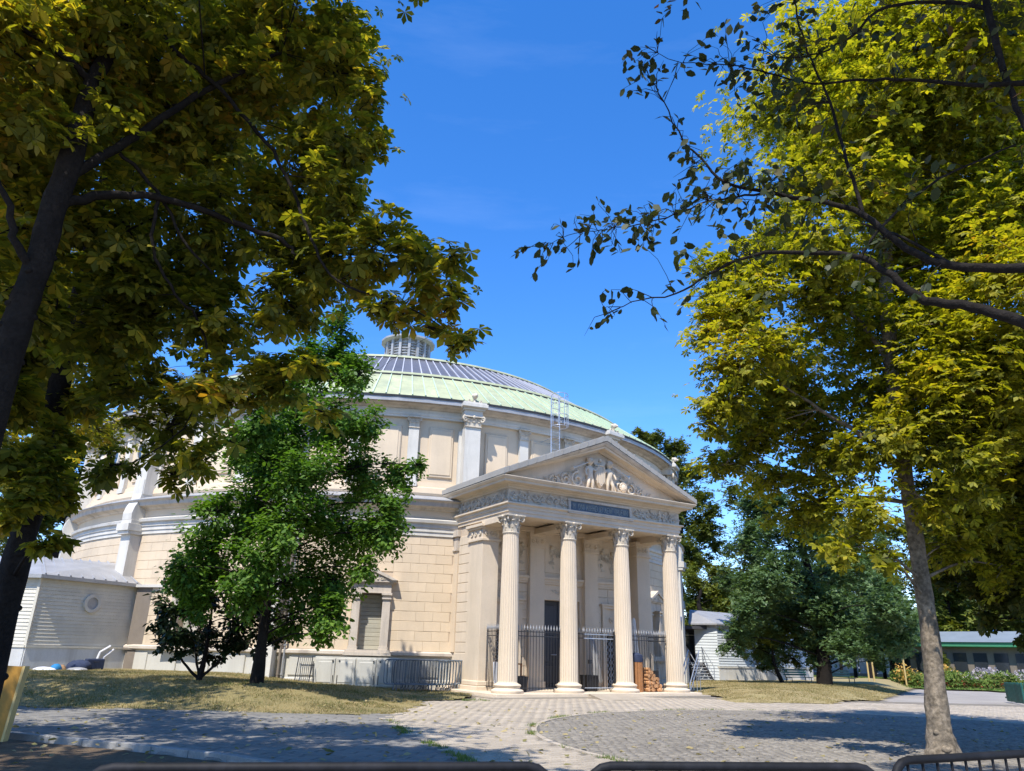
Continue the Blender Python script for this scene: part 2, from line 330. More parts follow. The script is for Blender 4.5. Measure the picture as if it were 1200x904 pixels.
def stone_field(prefix, parent, m, cents, yaws, dims, z0, z1, stuffname, camd=None, limit=300):
    """alike stones: the nearest as parts sharing one mesh, the rest one joined part"""
    L_, W_ = dims; c = min(L_, W_) * .10
    g = G(); g.add([(-L_/2, -W_/2, z0), (L_/2, -W_/2, z0), (L_/2, W_/2, z0), (-L_/2, W_/2, z0), (-L_/2+c, -W_/2+c, z1), (L_/2-c, -W_/2+c, z1), (L_/2-c, W_/2-c, z1), (-L_/2+c, W_/2-c, z1)],
                   [(4, 5, 6, 7), (0, 1, 5, 4), (1, 2, 6, 5), (2, 3, 7, 6), (3, 0, 4, 7)])
    me = g.mesh(prefix, m); V0 = np.array(g.v); F0 = np.array(g.f)
    d = np.hypot(cents[:, 0], cents[:, 1]) + 50 * (np.abs(np.arctan2(cents[:, 0], cents[:, 1])) > .62) + 50 * (cents[:, 1] < 10.5)
    o_ = np.argsort(d); near, rest = o_[:limit], o_[limit:]
    for i in near:
        link(prefix, me, parent, (cents[i, 0], cents[i, 1], rng.uniform(-.003, .003)), (rng.normal(0, .004), rng.normal(0, .004), yaws[i]))
    cs, sn = np.cos(yaws[rest]), np.sin(yaws[rest]); k = len(V0)
    X = V0[None, :, 0] * cs[:, None] - V0[None, :, 1] * sn[:, None] + cents[rest, 0][:, None]
    Y = V0[None, :, 0] * sn[:, None] + V0[None, :, 1] * cs[:, None] + cents[rest, 1][:, None]
    Z = V0[None, :, 2] + rng.uniform(-.004, .004, len(rest))[:, None] + rng.normal(0, .0015, (len(rest), k))
    V = np.stack([X, Y, Z], 2).reshape(-1, 3); F = (F0[None] + (np.arange(len(rest)) * k)[:, None, None]).reshape(-1, 4)
    tag(link(stuffname, npmesh(stuffname, V, F, m), parent), kind='stuff')
def gridpts(x0, x1, y0, y1, L_, W_, yaw, gap=.014, jit=.5):
    c, s = math.cos(yaw), math.sin(yaw); out = []; D = 40
    cx, cy = (x0 + x1) / 2, (y0 + y1) / 2; n = int(D / L_) // 2 * 2; r_ = int(D / W_)
    J = np.arange(-r_, r_); I = np.arange(-n, n)
    A, B = np.meshgrid(I, J); u = (A + (B % 2) * jit) * (L_ + gap); v = B * (W_ + gap)
    P = np.stack([cx + u * c - v * s, cy + u * s + v * c], 2).reshape(-1, 2)
    return P[(P[:, 0] > x0) & (P[:, 0] < x1) & (P[:, 1] > y0) & (P[:, 1] < y1)]
plaza = bpy.data.objects['plaza_paving']; road = bpy.data.objects['side_road']; circ = bpy.data.objects['paved_circle']
P = gridpts(-3, 22, 8.5, 31.5, .34, .18, R(38)); P = P[inpoly(P, plaza_poly)]
P = P[np.hypot(P[:, 0] - CC[0], P[:, 1] - CC[1]) > CRAD + .12]
P = P[~((P[:, 0] < -1.0) & (P[:, 1] > 26.5))]
stone_field('paving_stone', plaza, MT['sett'], P, np.full(len(P), R(38)), (.34, .18), -.02, .012, 'paving_stones')
P = gridpts(-15, .5, 8.5, 21, .62, .27, R(-9), .016); P = P[inpoly(P, road_poly)]
stone_field('road_slab', road, MT['roadslab'], P, np.full(len(P), R(-9)), (.62, .27), -.015, .014, 'road_slabs')
# cobbles in wavy rows inside the circle
pts = []; yw = []
row = -CRAD
while row < CRAD:
    x = -CRAD + random.uniform(0, .1)
    while x < CRAD:
        yy = row + .11 * math.sin(x * 2 * PI / .95)
        if math.hypot(x, yy) < CRAD - .1:
            pts.append((CC[0] + x, CC[1] + yy)); yw.append(math.atan(.11 * 2 * PI / .95 * math.cos(x * 2 * PI / .95)) + random.uniform(-.05, .05))
        x += .178
    row += .128
stone_field('cobble', circ, MT['cobble'], np.array(pts), np.array(yw), (.165, .108), -.01, .022, 'cobbles')
# stone edging round the circle and kerbs
g = G()
for i in range(110):
    a = 2 * PI * i / 110
    m = Matrix.Translation((CC[0] + (CRAD + .02) * math.cos(a), CC[1] + (CRAD + .02) * math.sin(a), 0)) @ Matrix.Rotation(a, 4, 'Z')
    g.box(-.06, .06, -.22, .22, -.02, .022 + random.uniform(-.003, .004), m)
tag(obj('circle_edging', g, MT['sett'], circ), kind='stuff')
ke = tag(link('kerb', None), kind='structure')
def kerbline(pts, m, w=.14, h=.07, L_=.9):
    pts = [Vector((*p, 0)) for p in pts]
    for a, b in zip(pts[:-1], pts[1:]):
        n = max(1, round((b - a).length / L_)); d = (b - a) / n; ang = math.atan2(d.y, d.x)
        for i in range(n):
            c = a + d * (i + .5); hl = d.length / 2 - .006
            g = G(); g.box(-hl, hl, -w / 2, w / 2, -.06, h + random.uniform(-.006, .006))
            obj('kerb_stone', g, m, ke, c, (0, 0, ang + random.uniform(-.01, .01)), bevel=.012)
kerbline(KERB, MT['kerb'])
kerbline([(-14.5, 20.35), (-10.5, 20.15), (-8.4, 20.1), (-5.6, 19.9), (-3.2, 19.65), (-2.6, 20.6)], MT['roadslab'], .1, .02, 1.0)

# lawns as height fields
def field(name, x0, x1, y0, y1, step, hf, m, keep=None):
    nx, ny = int((x1 - x0) / step) + 1, int((y1 - y0) / step) + 1; g = G()
    for j in range(ny):
        for i in range(nx):
            x, y = x0 + i * step, y0 + j * step
            e = .02 * math.sin(x * 2.3 + y) * math.sin(y * 1.7 - x * .6)
            g.v.append((x, y, hf(x, y) + e - .03))
    for j in range(ny - 1):
        for i in range(nx - 1):
            if keep and not keep(x0 + (i + .5) * step, y0 + (j + .5) * step): continue
            a = j * nx + i; g.f.append((a, a + 1, a + 1 + nx, a + nx))
    me = g.mesh(name, m, smooth=80); return tag(link(name, me), kind='structure')
def kb(x, y):
    if y < 20.0 + .10 * math.sin(x * 1.3) + .05 * math.sin(x * 5.1) + 1.6 * max(0, (x + 4.2) / 1.7) ** 3: return False
    e = -2.55 + .12 * math.sin(y * 1.9) + .07 * math.sin(y * 5.3) + max(0, y - 25.5) * .62
    return x < min(e, .6)
def hm(x, y): return mound(x, y) + .045 + .05 * S3((y - 25) / 3)
field('grass_mound', -30, 1, 19.6, 34.4, .16, hm, MT['turf'], kb)
kr = lambda x, y: x > 8.6 + .35 * math.sin(y) and y > 29.7 + max(0, x - 11.5) * .93 + .3 * math.sin(x * 1.9)
def hi(x, y): return isle(x, y) + .05
field('dry_lawn', 8, 28, 29, 60, .5, hi, MT['turfdry'], lambda x, y: kr(x, y) and x < 15.5 + (y - 33) * .62 and not (x < 13 and y > 43.5))
field('far_lawn', 20, 90, 46, 92, 1.2, lambda x, y: .08, MT['lawn'], lambda x, y: y > 47.3 + abs(x - 31) * .35 and x > 22 + (y - 50) * .25)

def blades(name, n, x0, x1, y0, y1, hf, keep, m, h=(.05, .12), wd=.006, parent=None):
    X = rng.uniform(x0, x1, n * 2); Y = rng.uniform(y0, y1, n * 2)
    K = np.array([keep(a, b) for a, b in zip(X, Y)]) & ((np.sin(X * 2.1 + np.sin(Y * 1.3) * 2) * np.sin(Y * 2.7 + np.sin(X * 1.9) * 2) + rng.normal(0, .35, n * 2)) > -.42); X, Y = X[K][:n], Y[K][:n]
    hgt = 1 + .7 * np.clip(np.sin(X * 7.3 + Y * 3.1) * np.sin(Y * 8.9 - X * 2.3), 0, 1) ** 2
    Z = np.array([hf(a, b) for a, b in zip(X, Y)]) - .035
    k = len(X); a = rng.uniform(0, 2 * PI, k); H = rng.uniform(*h, k) * hgt; ln = rng.normal(0, .5, (k, 2)) * H[:, None]; W_ = wd * rng.uniform(.7, 1.6, k)
    p0 = np.stack([X - np.cos(a) * W_, Y - np.sin(a) * W_, Z], 1); p1 = np.stack([X + np.cos(a) * W_, Y + np.sin(a) * W_, Z], 1)
    p2 = np.stack([X + ln[:, 0], Y + ln[:, 1], Z + H], 1)
    V = np.stack([p0, p1, p2], 1).reshape(-1, 3); F = np.arange(3 * k).reshape(-1, 3)
    return tag(link(name, npmesh(name, V, F, m)), 'short dry grass growing over the lawn', 'grass', kind='stuff')
tag(blades('grass', 120000, -20, .6, 19.9, 31.5, hm, kb, LM['grass'], (.02, .06), .008), 'patchy green and straw-coloured grass on the left mound')
tag(blades('dry_grass', 60000, 8.6, 23, 29.7, 45, hi, lambda x, y: kr(x, y) and x < 15.5 + (y - 33) * .62, LM['straw'], (.02, .055), .010), 'straw-coloured dry grass on the lawn right of the portico')
tag(blades('lawn_grass', 30000, 22, 60, 47, 75, lambda x, y: .08, lambda x, y: y > 47.3 + abs(x - 31) * .35, LM['lawng'], (.06, .14), .035), 'green mown grass of the far lawn on the right')
# weeds along paving joints, circle edge and road edge
W = []
for i in range(1500):
    t = random.random()
    if t < .45: a = random.uniform(PI * .45, PI * 1.25); q = (CC[0] + (CRAD + .1 + random.gauss(0, .04)) * math.cos(a), CC[1] + (CRAD + .1 + random.gauss(0, .04)) * math.sin(a))
    elif t < .8:
        k = random.randrange(1, len(ROADR) - 3); u_ = random.random(); q = tuple(ROADR[k][j] * (1 - u_) + ROADR[k + 1][j] * u_ + random.gauss(0, .06) for j in (0, 1))
    else: q = (random.uniform(-3, -.5), random.uniform(26.6, 28))
    if math.sin(q[0] * 5) + math.sin(q[1] * 3.1) > .1: W.append(q)
W = np.array(W); k = len(W); W = np.repeat(W, 5, 0) + rng.normal(0, .05, (k * 5, 2)); k = len(W)
a = rng.uniform(0, 2 * PI, k); H = rng.uniform(.02, .08, k)
V = np.stack([np.c_[W[:, 0] - .008 * np.cos(a), W[:, 1] - .008 * np.sin(a), np.zeros(k)], np.c_[W[:, 0] + .008 * np.cos(a), W[:, 1] + .008 * np.sin(a), np.zeros(k)],
              np.c_[W + rng.normal(0, .03, (k, 2)), H]], 1).reshape(-1, 3)
tag(link('weeds', npmesh('weeds', V, np.arange(3 * k).reshape(-1, 3), LM['lawng'])), 'small weeds growing in the joints round the paved circle and road edge', 'weeds', kind='stuff')

# ================================================================== THE ROTUNDA
CX, CY = -7.768, 50.23; PHI = R(31.02)
T = thing('rotunda_theatre', 'round cream stone theatre with green copper dome roof and four-columned portico', 'theatre', (CX, CY, 0))
BIG = [18.6 - 24.2 * k for k in range(0, 5)] + [43.4, 67.6, 91.8, 116]
BAYS = [6.5, -17.7, -41.9, -66.1, 55.5, 79.7, 103.9]
WINS = [(6.7, 'a'), (-17.7, 'a'), (-41.9, 'a'), (55.5, 'a'), (79.7, 'a')]
PF0, PF1 = 17.6, 44.4              # arc taken by the portico block
# -- lower wall core, with window gaps
g = G(); hw = R(1.36) * 180 / PI * 1.0
gaps = sorted([w_[0] for w_ in WINS]); edges = [-180]
for c in gaps: edges += [c - 1.4, c + 1.4]
edges += [180]
WALLP = lambda z0, z1: [(18.1, z0), (18.582, z0), (18.582, z1), (18.1, z1)]
for i in range(0, len(edges), 2): g.ring(WALLP(1.3, 4.0), edges[i], edges[i + 1], 2.2)
g.ring(WALLP(3.9, 6.3), -180, 180, 2.2, True)
for c in gaps: g.ring([(18.0, 1.3), (18.12, 1.3), (18.12, 4.0), (18.0, 4.0)], c - 1.5, c + 1.5, 1.5)
obj('drum_wall', g, MT['joint'], T)
# -- plinth
g = G(); g.ring([(18.0, -.3), (18.74, -.3), (18.74, .38), (18.70, .42), (18.66, .42), (18.66, 1.28), (18.0, 1.28)], -180, 180, 2.2, True)
obj('plinth', g, MT['plinth'], T)
g = G(); g.ring([(18.3, 1.28), (18.70, 1.28), (18.80, 1.34), (18.80, 1.44), (18.68, 1.50), (18.3, 1.50)], -180, 180, 2.2, True)
obj('plinth_moulding', g, MT['trim'], T)
for c in [x * 4.84 + 6.5 - 2.42 for x in range(-14, 19)]:
    if PF0 - 2.5 < c < PF1 + 2.5 or 0 < c < 11.8: continue
    g = G(); g.block(-.66, .66, -18.70, -18.5, .5, 1.2, .02); obj('plinth_panel', g, MT['plinth'], T, rot=(0, 0, R(c)))
# -- rusticated blocks
z0b, ch, nc = 1.50, .3917, 12; ba = 2.2; wb = 18.6 * R(ba) - .008
excl = [(17.0, 45.0, 99)] + [(c - 2.45, c + 2.45, 4.4) for c in gaps] + [(c - 1.35, c + 1.35, 99) for c in BIG]
cand = []; BM = {}
def blockgeo(wd):
    g = G(); h = 18.6 * R(wd) / 2 - .0025; g.block2(-h, h, -18.608, -18.4, .005, ch - .005, .002, .009, .010); return g
for r_ in range(nc):
    z = z0b + r_ * ch; th = -80 + (r_ % 2) * ba / 2
    while th < 110:
        segs = [(th - ba / 2, th + ba / 2)]
        for e0, e1, zt_ in excl:
            if z >= zt_: continue
            ns = []
            for a, b in segs:
                if b <= e0 or a >= e1: ns.append((a, b))
                else:
                    if a < e0: ns.append((a, e0))
                    if b > e1: ns.append((e1, b))
            segs = ns
        for a, b in segs:
            if b - a > .25: cand.append((round((a + b) / 2, 2), z, round(b - a, 1)))
        th += ba
def vis(t):
    th, z, _w = t
    if -4 < th < 17.5: return 0 + abs(th - 9) * .01
    if 45 < th < 62: return 1
    if -53 < th < -22: return .5 + (0 if z > 3.5 else 1)
    return 3
cand.sort(key=vis)
for th, z, w_ in cand[:300]:
    if w_ not in BM: BM[w_] = blockgeo(w_).mesh('wall_block', MT['cream'])
    link('wall_block', BM[w_], T, (0, 0, z), (0, 0, R(th)), (1, 1 + random.uniform(-.0001, .0003), 1))
g = G()
for th, z, w_ in cand[300:]:
    m = Matrix.Rotation(R(th), 4, 'Z') @ Matrix.Translation((0, 0, z)); b = blockgeo(w_); g.add([m @ Vector(v) for v in b.v], b.f)
tag(obj('wall_blocks', g, MT['cream'], T), kind='stuff')
# -- mouldings between storeys
def ringpart(name, prof, m, a0=-180, a1=180):
    g = G(); g.ring(prof, a0, a1, 2.2, a1 - a0 > 359); return obj(name, g, m, T)
ringpart('string_course', [(18.2, 6.20), (18.66, 6.20), (18.66, 6.36), (18.70, 6.37), (18.70, 6.54), (18.745, 6.55), (18.745, 6.70), (18.85, 6.74), (18.88, 6.86), (18.64, 6.95), (18.2, 6.95)], MT['white'])
ringpart('frieze_band', [(18.2, 6.95), (18.61, 6.95), (18.61, 7.30), (18.2, 7.30)], MT['cream'])
ringpart('middle_cornice', [(18.2, 7.30), (18.66, 7.30), (18.72, 7.38), (18.98, 7.44), (19.02, 7.60), (19.12, 7.68), (18.2, 7.72)], MT['trim'])
ringpart('lead_flashing', [(18.2, 7.70), (19.14, 7.685), (19.14, 7.72), (18.72, 7.90), (18.30, 8.02), (18.2, 8.02)], MT['lead'])
ringpart('upper_base', [(17.9, 8.0), (18.42, 8.0), (18.46, 8.1), (18.42, 8.34), (18.30, 8.40), (18.27, 8.62), (17.9, 8.62)], MT['cream'])
ringpart('upper_wall', [(17.9, 8.6), (18.2, 8.6), (18.2, 11.6), (17.9, 11.6)], MT['cream'])
ringpart('upper_frieze', [(17.9, 11.58), (18.36, 11.58), (18.36, 11.68), (18.39, 11.69), (18.39, 11.80), (18.34, 11.82), (18.34, 11.98), (17.9, 11.98)], MT['white'])
ringpart('upper_cornice', [(17.9, 11.98), (18.42, 11.98), (18.50, 12.06), (18.80, 12.09), (18.84, 12.20), (18.98, 12.27), (18.98, 12.31), (17.9, 12.33)], MT['trim'])
ringpart('gutter', [(18.3, 12.31), (19.03, 12.31), (19.05, 12.39), (18.90, 12.42), (18.3, 12.45)], MT['gutter'])
# panels on the upper wall
def panel_mesh():
    g = G(); g.block(-.60, .60, -18.27, -18.1, 8.86, 11.2, .04); g.block(-.50, .50, -18.30, -18.2, 8.98, 11.08, .025); return g.mesh('wall_panel', MT['cream'])
def oval_mesh():
    g = G()
    for k in range(20):
        a, b = 2 * PI * k / 20, 2 * PI * (k + 1) / 20
        q = lambda t, r1, yy: (.30 * r1 * math.cos(t), yy, 10.35 + .42 * r1 * math.sin(t))
        g.add([q(a, 1, -18.36), q(b, 1, -18.36), q(b, 1.25, -18.34), q(a, 1.25, -18.34), q(a, 1, -18.2), q(b, 1, -18.2), q(b, 1.3, -18.2), q(a, 1.3, -18.2)], [(0, 1, 2, 3), (0, 4, 5, 1), (3, 2, 6, 7)])
    return g.mesh('oval_window', MT['white'])
gp = G(); gp.add([(.3 * math.cos(2 * PI * k / 20), -18.31, 10.35 + .42 * math.sin(2 * PI * k / 20)) for k in range(20)], [tuple(range(20))]); pane_me = gp.mesh('pane', MT['glass'])
pm, om = panel_mesh(), oval_mesh()
for b in BAYS + [31.0]:
    for k in (-1, 0, 1):
        th = b + k * 8.07
        link('wall_panel', pm, T, rot=(0, 0, R(th)), scale=(1.25 if k == 0 and b > -30 else .95, 1, 1))
        if b < -30:
            o = link('oval_window', om, T, rot=(0, 0, R(th)), scale=(1, 1.003, 1)); link('pane', pane_me, o)
# capitals
def leafstrip(g, base, out, up, h, wdt, curl):
    """a curled acanthus leaf standing up from base"""
    side = out.cross(up).normalized(); pts = []
    for i, (t, o_, w_) in enumerate([(0, 0, .9), (.35, .04, 1), (.7, .10, .9), (.95, .26, .7), (1.0, .40, .5), (.86, .46, .25)]):
        c = base + up * (t * h) + out * (o_ * curl); pts.append((c - side * wdt * w_ / 2, c + out * (.05 * curl), c + side * wdt * w_ / 2))
    vs = [p for tr in pts for p in tr]; fs = []
    for i in range(5):
        a = i * 3; fs += [(a, a + 1, a + 4, a + 3), (a + 1, a + 2, a + 5, a + 4)]
    # thickness
    n = len(vs); vs2 = [v - out * .012 for v in vs]; g.add(vs + vs2, fs + [tuple(reversed([i + n for i in f])) for f in fs])
def volute(g, c, out, r, th=.02):
    up = Vector((0, 0, 1)); pts = []
    for i in range(15):
        t = i / 14; a = PI * .5 - t * 2.6 * PI; rr = r * (1 - .78 * t); pts.append(c + out * (rr * math.cos(a)) + up * (rr * math.sin(a)))
    g.tube(pts, [th * (1.2 - .3 * i / 14) for i in range(15)], 5)
def capital_round(r, h):
    g = G(); up = Vector((0, 0, 1))
    g.lathe([(r * .98, 0), (r * 1.08, .03 * h), (r * 1.08, .07 * h), (r * .97, .10 * h), (r * .98, .5 * h), (r * 1.1, .75 * h), (r * 1.32, .88 * h)], 20)
    for ringn, (z, hh, wd, cu, ph) in enumerate([(.08, .40, .62, .36, 0), (.30, .44, .56, .42, PI / 8)]):
        for k in range(8):
            a = 2 * PI * k / 8 + ph; o_ = Vector((math.cos(a), math.sin(a), 0)); leafstrip(g, o_ * (r * 1.0) + up * (z * h), o_, up, hh * h, wd * r, cu * r * 1.6)
    for k in range(4):
        a = PI / 4 + k * PI / 2; o_ = Vector((math.cos(a), math.sin(a), 0))
        volute(g, o_ * (r * 1.42) + up * (.74 * h), o_, r * .30, r * .085); g.tube([o_ * r * .95 + up * .45 * h, o_ * r * 1.15 + up * .75 * h, o_ * r * 1.42 + up * (.74 * h + r * .3)], [r * .06, r * .07, r * .085], 5)
        b = k * PI / 2; p_ = Vector((math.cos(b), math.sin(b), 0)); q_ = Vector((-p_.y, p_.x, 0))
        for s_ in (-1, 1): volute(g, p_ * r * 1.12 + q_ * s_ * r * .28 + up * .76 * h, q_ * s_, r * .17, r * .05)
        g.ball(p_ * (r * 1.28) + up * (.93 * h), r * .17, 8, 6)
    # abacus with concave sides
    n = 8; poly = []
    for k in range(4):
        a0 = PI / 4 + k * PI / 2
        for i in range(n):
            t = i / n; a = a0 + t * PI / 2; rr = r * (1.86 - .62 * math.sin(t * PI)); poly.append((rr * math.cos(a), rr * math.sin(a)))
    kk = len(poly)
    for (za, zb, s_) in ((.88, .93, .94), (.93, 1.0, 1.0)):
        g.add([(x * s_, y * s_, za * h) for x, y in poly] + [(x * s_, y * s_, zb * h) for x, y in poly], [tuple(reversed(range(kk))), tuple(range(kk, 2 * kk))] + [(j, (j + 1) % kk, (j + 1) % kk + kk, j + kk) for j in range(kk)])
    return g
def capital_flat(w_, h, y):          # pilaster capital, front at y (negative is outward)
    g = G(); up = Vector((0, 0, 1)); o_ = Vector((0, -1, 0))
    g.box(-w_ * .48, w_ * .48, y, y + .3, 0, h * .9); g.box(-w_ * .53, w_ * .53, y - .03, y + .3, 0, h * .07)
    for z, n_, hh in ((.08, 3, .42), (.34, 4, .40)):
        for k in range(n_): leafstrip(g, Vector((-w_ / 2 + w_ * (k + .5) / n_, y, z * h)), o_, up, hh * h, w_ / n_ * 1.05, .16)
    for s_ in (-1, 1):
        volute(g, Vector((s_ * w_ * .55, y - .06, .72 * h)), Vector((s_, -.3, 0)).normalized(), w_ * .17, w_ * .05)
        leafstrip(g, Vector((s_ * w_ * .5, y + .1, .1 * h)), Vector((s_, 0, 0)), up, .6 * h, .12, .16)
    g.ball((0, y - .06, h * .93), w_ * .10, 8, 6)
    g.box(-w_ * .68, w_ * .68, y - .12, y + .3, h * .90, h); return g
smc = capital_flat(.46, .52, -18.40).mesh('capital', MT['relief']); bgc = capital_flat(.92, .50, -18.96).mesh('capital', MT['relief'])
gs = G(); gs.box(-.23, .23, -18.38, -18.1, 8.40, 11.08); gs.box(-.28, .28, -18.42, -18.1, 8.40, 8.62); sm_me = gs.mesh('small_pilaster', MT['white'])
gb = G(); gb.box(-.46, .46, -18.92, -18.1, 8.0, 11.2); gb.box(-.62, .62, -18.36, -18.1, 8.3, 11.1); bg_me = gb.mesh('tall_pilaster', MT['white'])
for b in BIG:
    for k in (1, 2):
        th = b - k * 8.067; o = link('small_pilaster', sm_me, T, rot=(0, 0, R(th))); link('capital', smc, o, (0, 0, 11.08))
    o = link('tall_pilaster', bg_me, T, rot=(0, 0, R(b)), scale=(.8, 1, 1)); link('capital', bgc, o, (0, 0, 11.2))
    # entablature break and lion-head finial above
    g = G(); g.box(-.52, .52, -18.94, -18.2, 11.70, 12.02); g.box(-.60, .60, -19.06, -18.2, 12.0, 12.10); g.box(-.72, .72, -19.26, -18.2, 12.10, 12.26); g.box(-.66, .66, -19.2, -18.2, 12.26, 12.34)
    o = obj('entablature_break', g, MT['white'], T, rot=(0, 0, R(b)), bevel=.012); o.scale = (.84, 1, 1)
    g = G(); g.lathe([(.16, 0), (.18, .06), (.10, .12), (.10, .3), (.15, .36), (.17, .44)], 12, (0, -19.0, 12.3)); g.ball((0, -19.14, 12.76), .16, 12, 8, (1, 1.1, 1.05))
    for s_ in (-1, 1): g.ball((s_ * .13, -19.02, 12.80), .10, 8, 6, (1, 1, 1.1)); volute(g, Vector((s_ * .38, -19.1, 12.40)), Vector((s_, 0, 0)), .12, .035)
    g.ball((0, -19.34, 12.72), .08, 8, 6); fo = obj('finial', g, MT['relief'], o, (0, -19.0 * .2, 12.3 * .2), smooth=50); fo.scale = (.8, .8, .8)
# lower buttresses
for b in BIG:
    if abs(b - 18.6) < 1 or abs(b - 43.4) < 1: continue
    g = G(); g.box(-.45, .45, -19.12, -18.3, 1.50, 6.15); g.box(-.52, .52, -19.2, -18.3, -.2, 1.50)
    g.box(-.54, .54, -19.30, -18.3, 6.15, 6.30); g.box(-.58, .58, -19.38, -18.3, 6.30, 6.62); g.box(-.50, .50, -19.24, -18.3, 6.62, 6.8)
    prof = [(-19.24, 6.8), (-19.26, 7.1), (-19.18, 7.4), (-19.02, 7.7), (-18.96, 8.05), (-18.96, 8.7), (-18.3, 8.7), (-18.3, 6.8)]
    for x0, x1 in ((-.45, .45),):
        k = len(prof); g.add([(x0, y, z) for y, z in prof] + [(x1, y, z) for y, z in prof], [tuple(range(k)), tuple(reversed(range(k, 2 * k)))] + [(j, j + k, (j + 1) % k + k, (j + 1) % k) for j in range(k)])
    obj('buttress', g, MT['white'], T, rot=(0, 0, R(b)), bevel=.012).scale = (.74, 1, 1)
# windows with pediment
def window_parts():
    f = G(); w0, w1 = .455, .78
    for s_ in (-1, 1):
        a, b = sorted((s_ * w0, s_ * w1)); f.box(a, b, -18.80, -18.3, 1.52, 3.50); f.box(a - .03, b + .03, -18.86, -18.3, 3.50, 3.56); f.box(a - .01, b + .01, -18.82, -18.3, 3.56, 3.66); f.box(a - .05, b + .05, -18.90, -18.3, 3.66, 3.74)
        f.box(a - .03, b + .03, -18.84, -18.3, 1.52, 1.64)
    f.box(-.80, .80, -18.82, -18.3, 3.74, 3.76); f.box(-.78, .78, -18.79, -18.3, 3.76, 4.12); f.box(-.84, .84, -18.86, -18.3, 4.12, 4.18)
    p = G(); p.prism([(-.98, 4.18), (.98, 4.18), (.98, 4.26), (.80, 4.26), (0, 4.60), (-.80, 4.26), (-.98, 4.26)], -18.92, -18.4)
    p.prism([(-1.02, 4.26), (-.80, 4.26), (0, 4.60), (.80, 4.26), (1.02, 4.26), (0, 4.74)], -19.0, -18.4)
    rf = G()
    for k in range(7):
        a = PI * k / 6; rf.ball((.20 * math.cos(a), -18.93, 4.30 + .13 * math.sin(a)), .05, 6, 5, (1, .6, 1))
    for s_ in (-1, 1): volute(rf, Vector((s_ * .36, -18.93, 4.32)), Vector((s_, 0, 0)), .07, .02); rf.tube([(s_ * .4, -18.93, 4.28), (s_ * .6, -18.93, 4.30)], .02, 5)
    s = G(); s.box(-.95, .95, -18.98, -18.3, 1.30, 1.42); s.box(-.90, .90, -18.92, -18.3, 1.42, 1.52)
    return f.mesh('frame', MT['trim']), p.mesh('pediment', MT['trim']), rf.mesh('ornament', MT['relief'], True), s.mesh('sill', MT['trim'])
wf, wp, wo, ws = window_parts()
gsl = G(); gsl.block(-.455, .455, -18.26, -18.2, 0, .163, .014); slat_me = gsl.mesh('slat', MT['shutter'])
for c, _ in WINS:
    wn = link('window', wf, T, rot=(0, 0, R(c)))
    link('pediment', wp, wn); link('ornament', wo, wn); link('sill', ws, wn)
    for k in range(13): link('slat', slat_me, wn, (0, random.uniform(-.006, .006), 1.52 + k * .168))

# ---- roof
PROF = [(19.0, 12.42), (16.0, 14.5), (12.4, 16.8), (8.0, 18.4), (1.6, 20.2)]
def rpt(t, r, z): return (r * math.sin(t), -r * math.cos(t), z)
def roof_panel(r0, z0, r1, z1, da, m, name, thick=.05):
    g = G(); h = R(da) / 2 * .985; n = Vector((0, -(z1 - z0), r0 - r1)).normalized() * thick
    a = [Vector(rpt(-h, r0, z0)), Vector(rpt(h, r0, z0)), Vector(rpt(h, r1, z1)), Vector(rpt(-h, r1, z1))]
    g.add([*a, *[p - n for p in a]], [(0, 1, 2, 3), (0, 4, 5, 1), (1, 5, 6, 2), (2, 6, 7, 3), (3, 7, 4, 0)])
    return g.mesh(name, m)
def seam(r0, z0, r1, z1, m, w_=.03, h_=.05):
    g = G(); n = Vector((0, -(z1 - z0), r0 - r1)).normalized()
    a, b = Vector((0, -r0, z0)), Vector((0, -r1, z1)); x = Vector((w_, 0, 0))
    g.add([a - x, a + x, b + x * .8, b - x * .8, a - x + n * h_, a + x + n * h_, b + x * .8 + n * h_, b - x * .8 + n * h_], [(4, 5, 6, 7), (0, 1, 5, 4), (1, 2, 6, 5), (2, 3, 7, 6), (3, 0, 4, 7)])
    return g.mesh('seam', m)
bands = [(0, 1, 1.8, 'copper', 'copper_panel', 'seam'), (1, 2, 1.8, 'zinc', 'skylight_panel', 'seamg'), (2, 3, 3.0, 'copper', 'upper_copper_panel', 'seam'), (3, 4, 6.0, 'copper', 'crown_panel', 'seam')]
g = G()
for (a, b, da, mk, nm, sk) in bands: g.ring([(PROF[a][0], PROF[a][1] - .08), (PROF[b][0], PROF[b][1] - .08), (PROF[b][0], PROF[b][1] - .3), (PROF[a][0], PROF[a][1] - .3)], -180, 180, 4, True)
obj('roof_deck', g, MT['lead'], T)
for (a, b, da, mk, nm, sk) in bands:
    (r0, z0), (r1, z1) = PROF[a], PROF[b]; me = roof_panel(r0, z0, r1, z1, da, MT[mk], nm); sm_ = seam(r0, z0, r1, z1, MT[sk])
    n = int(round(360 / da))
    for k in range(n):
        th = -180 + da * k
        o = link(nm, me, T, (0, 0, random.uniform(-.008, .008)), (0, 0, R(th)))
        link('seam', sm_, o, rot=(0, 0, R(da / 2)))
for i, (mk) in ((1, 'copper'), (2, 'copper')):
    r, z = PROF[i]; g = G(); g.ring([(r + .05, z - .08), (r + .16, z - .02), (r + .12, z + .10), (r - .06, z + .12), (r - .06, z - .08)], -180, 180, 3, True)
    obj('roof_flashing', g, MT[mk], T)
    # dark ring stands in for the drip shadow under the flashing
    g = G(); g.ring([(r + .17, z - .10), (r + .19, z - .03), (r + .1, z - .05)], -180, 180, 3, True); obj('drip_shadow_ring', g, MT['gutter'], T)
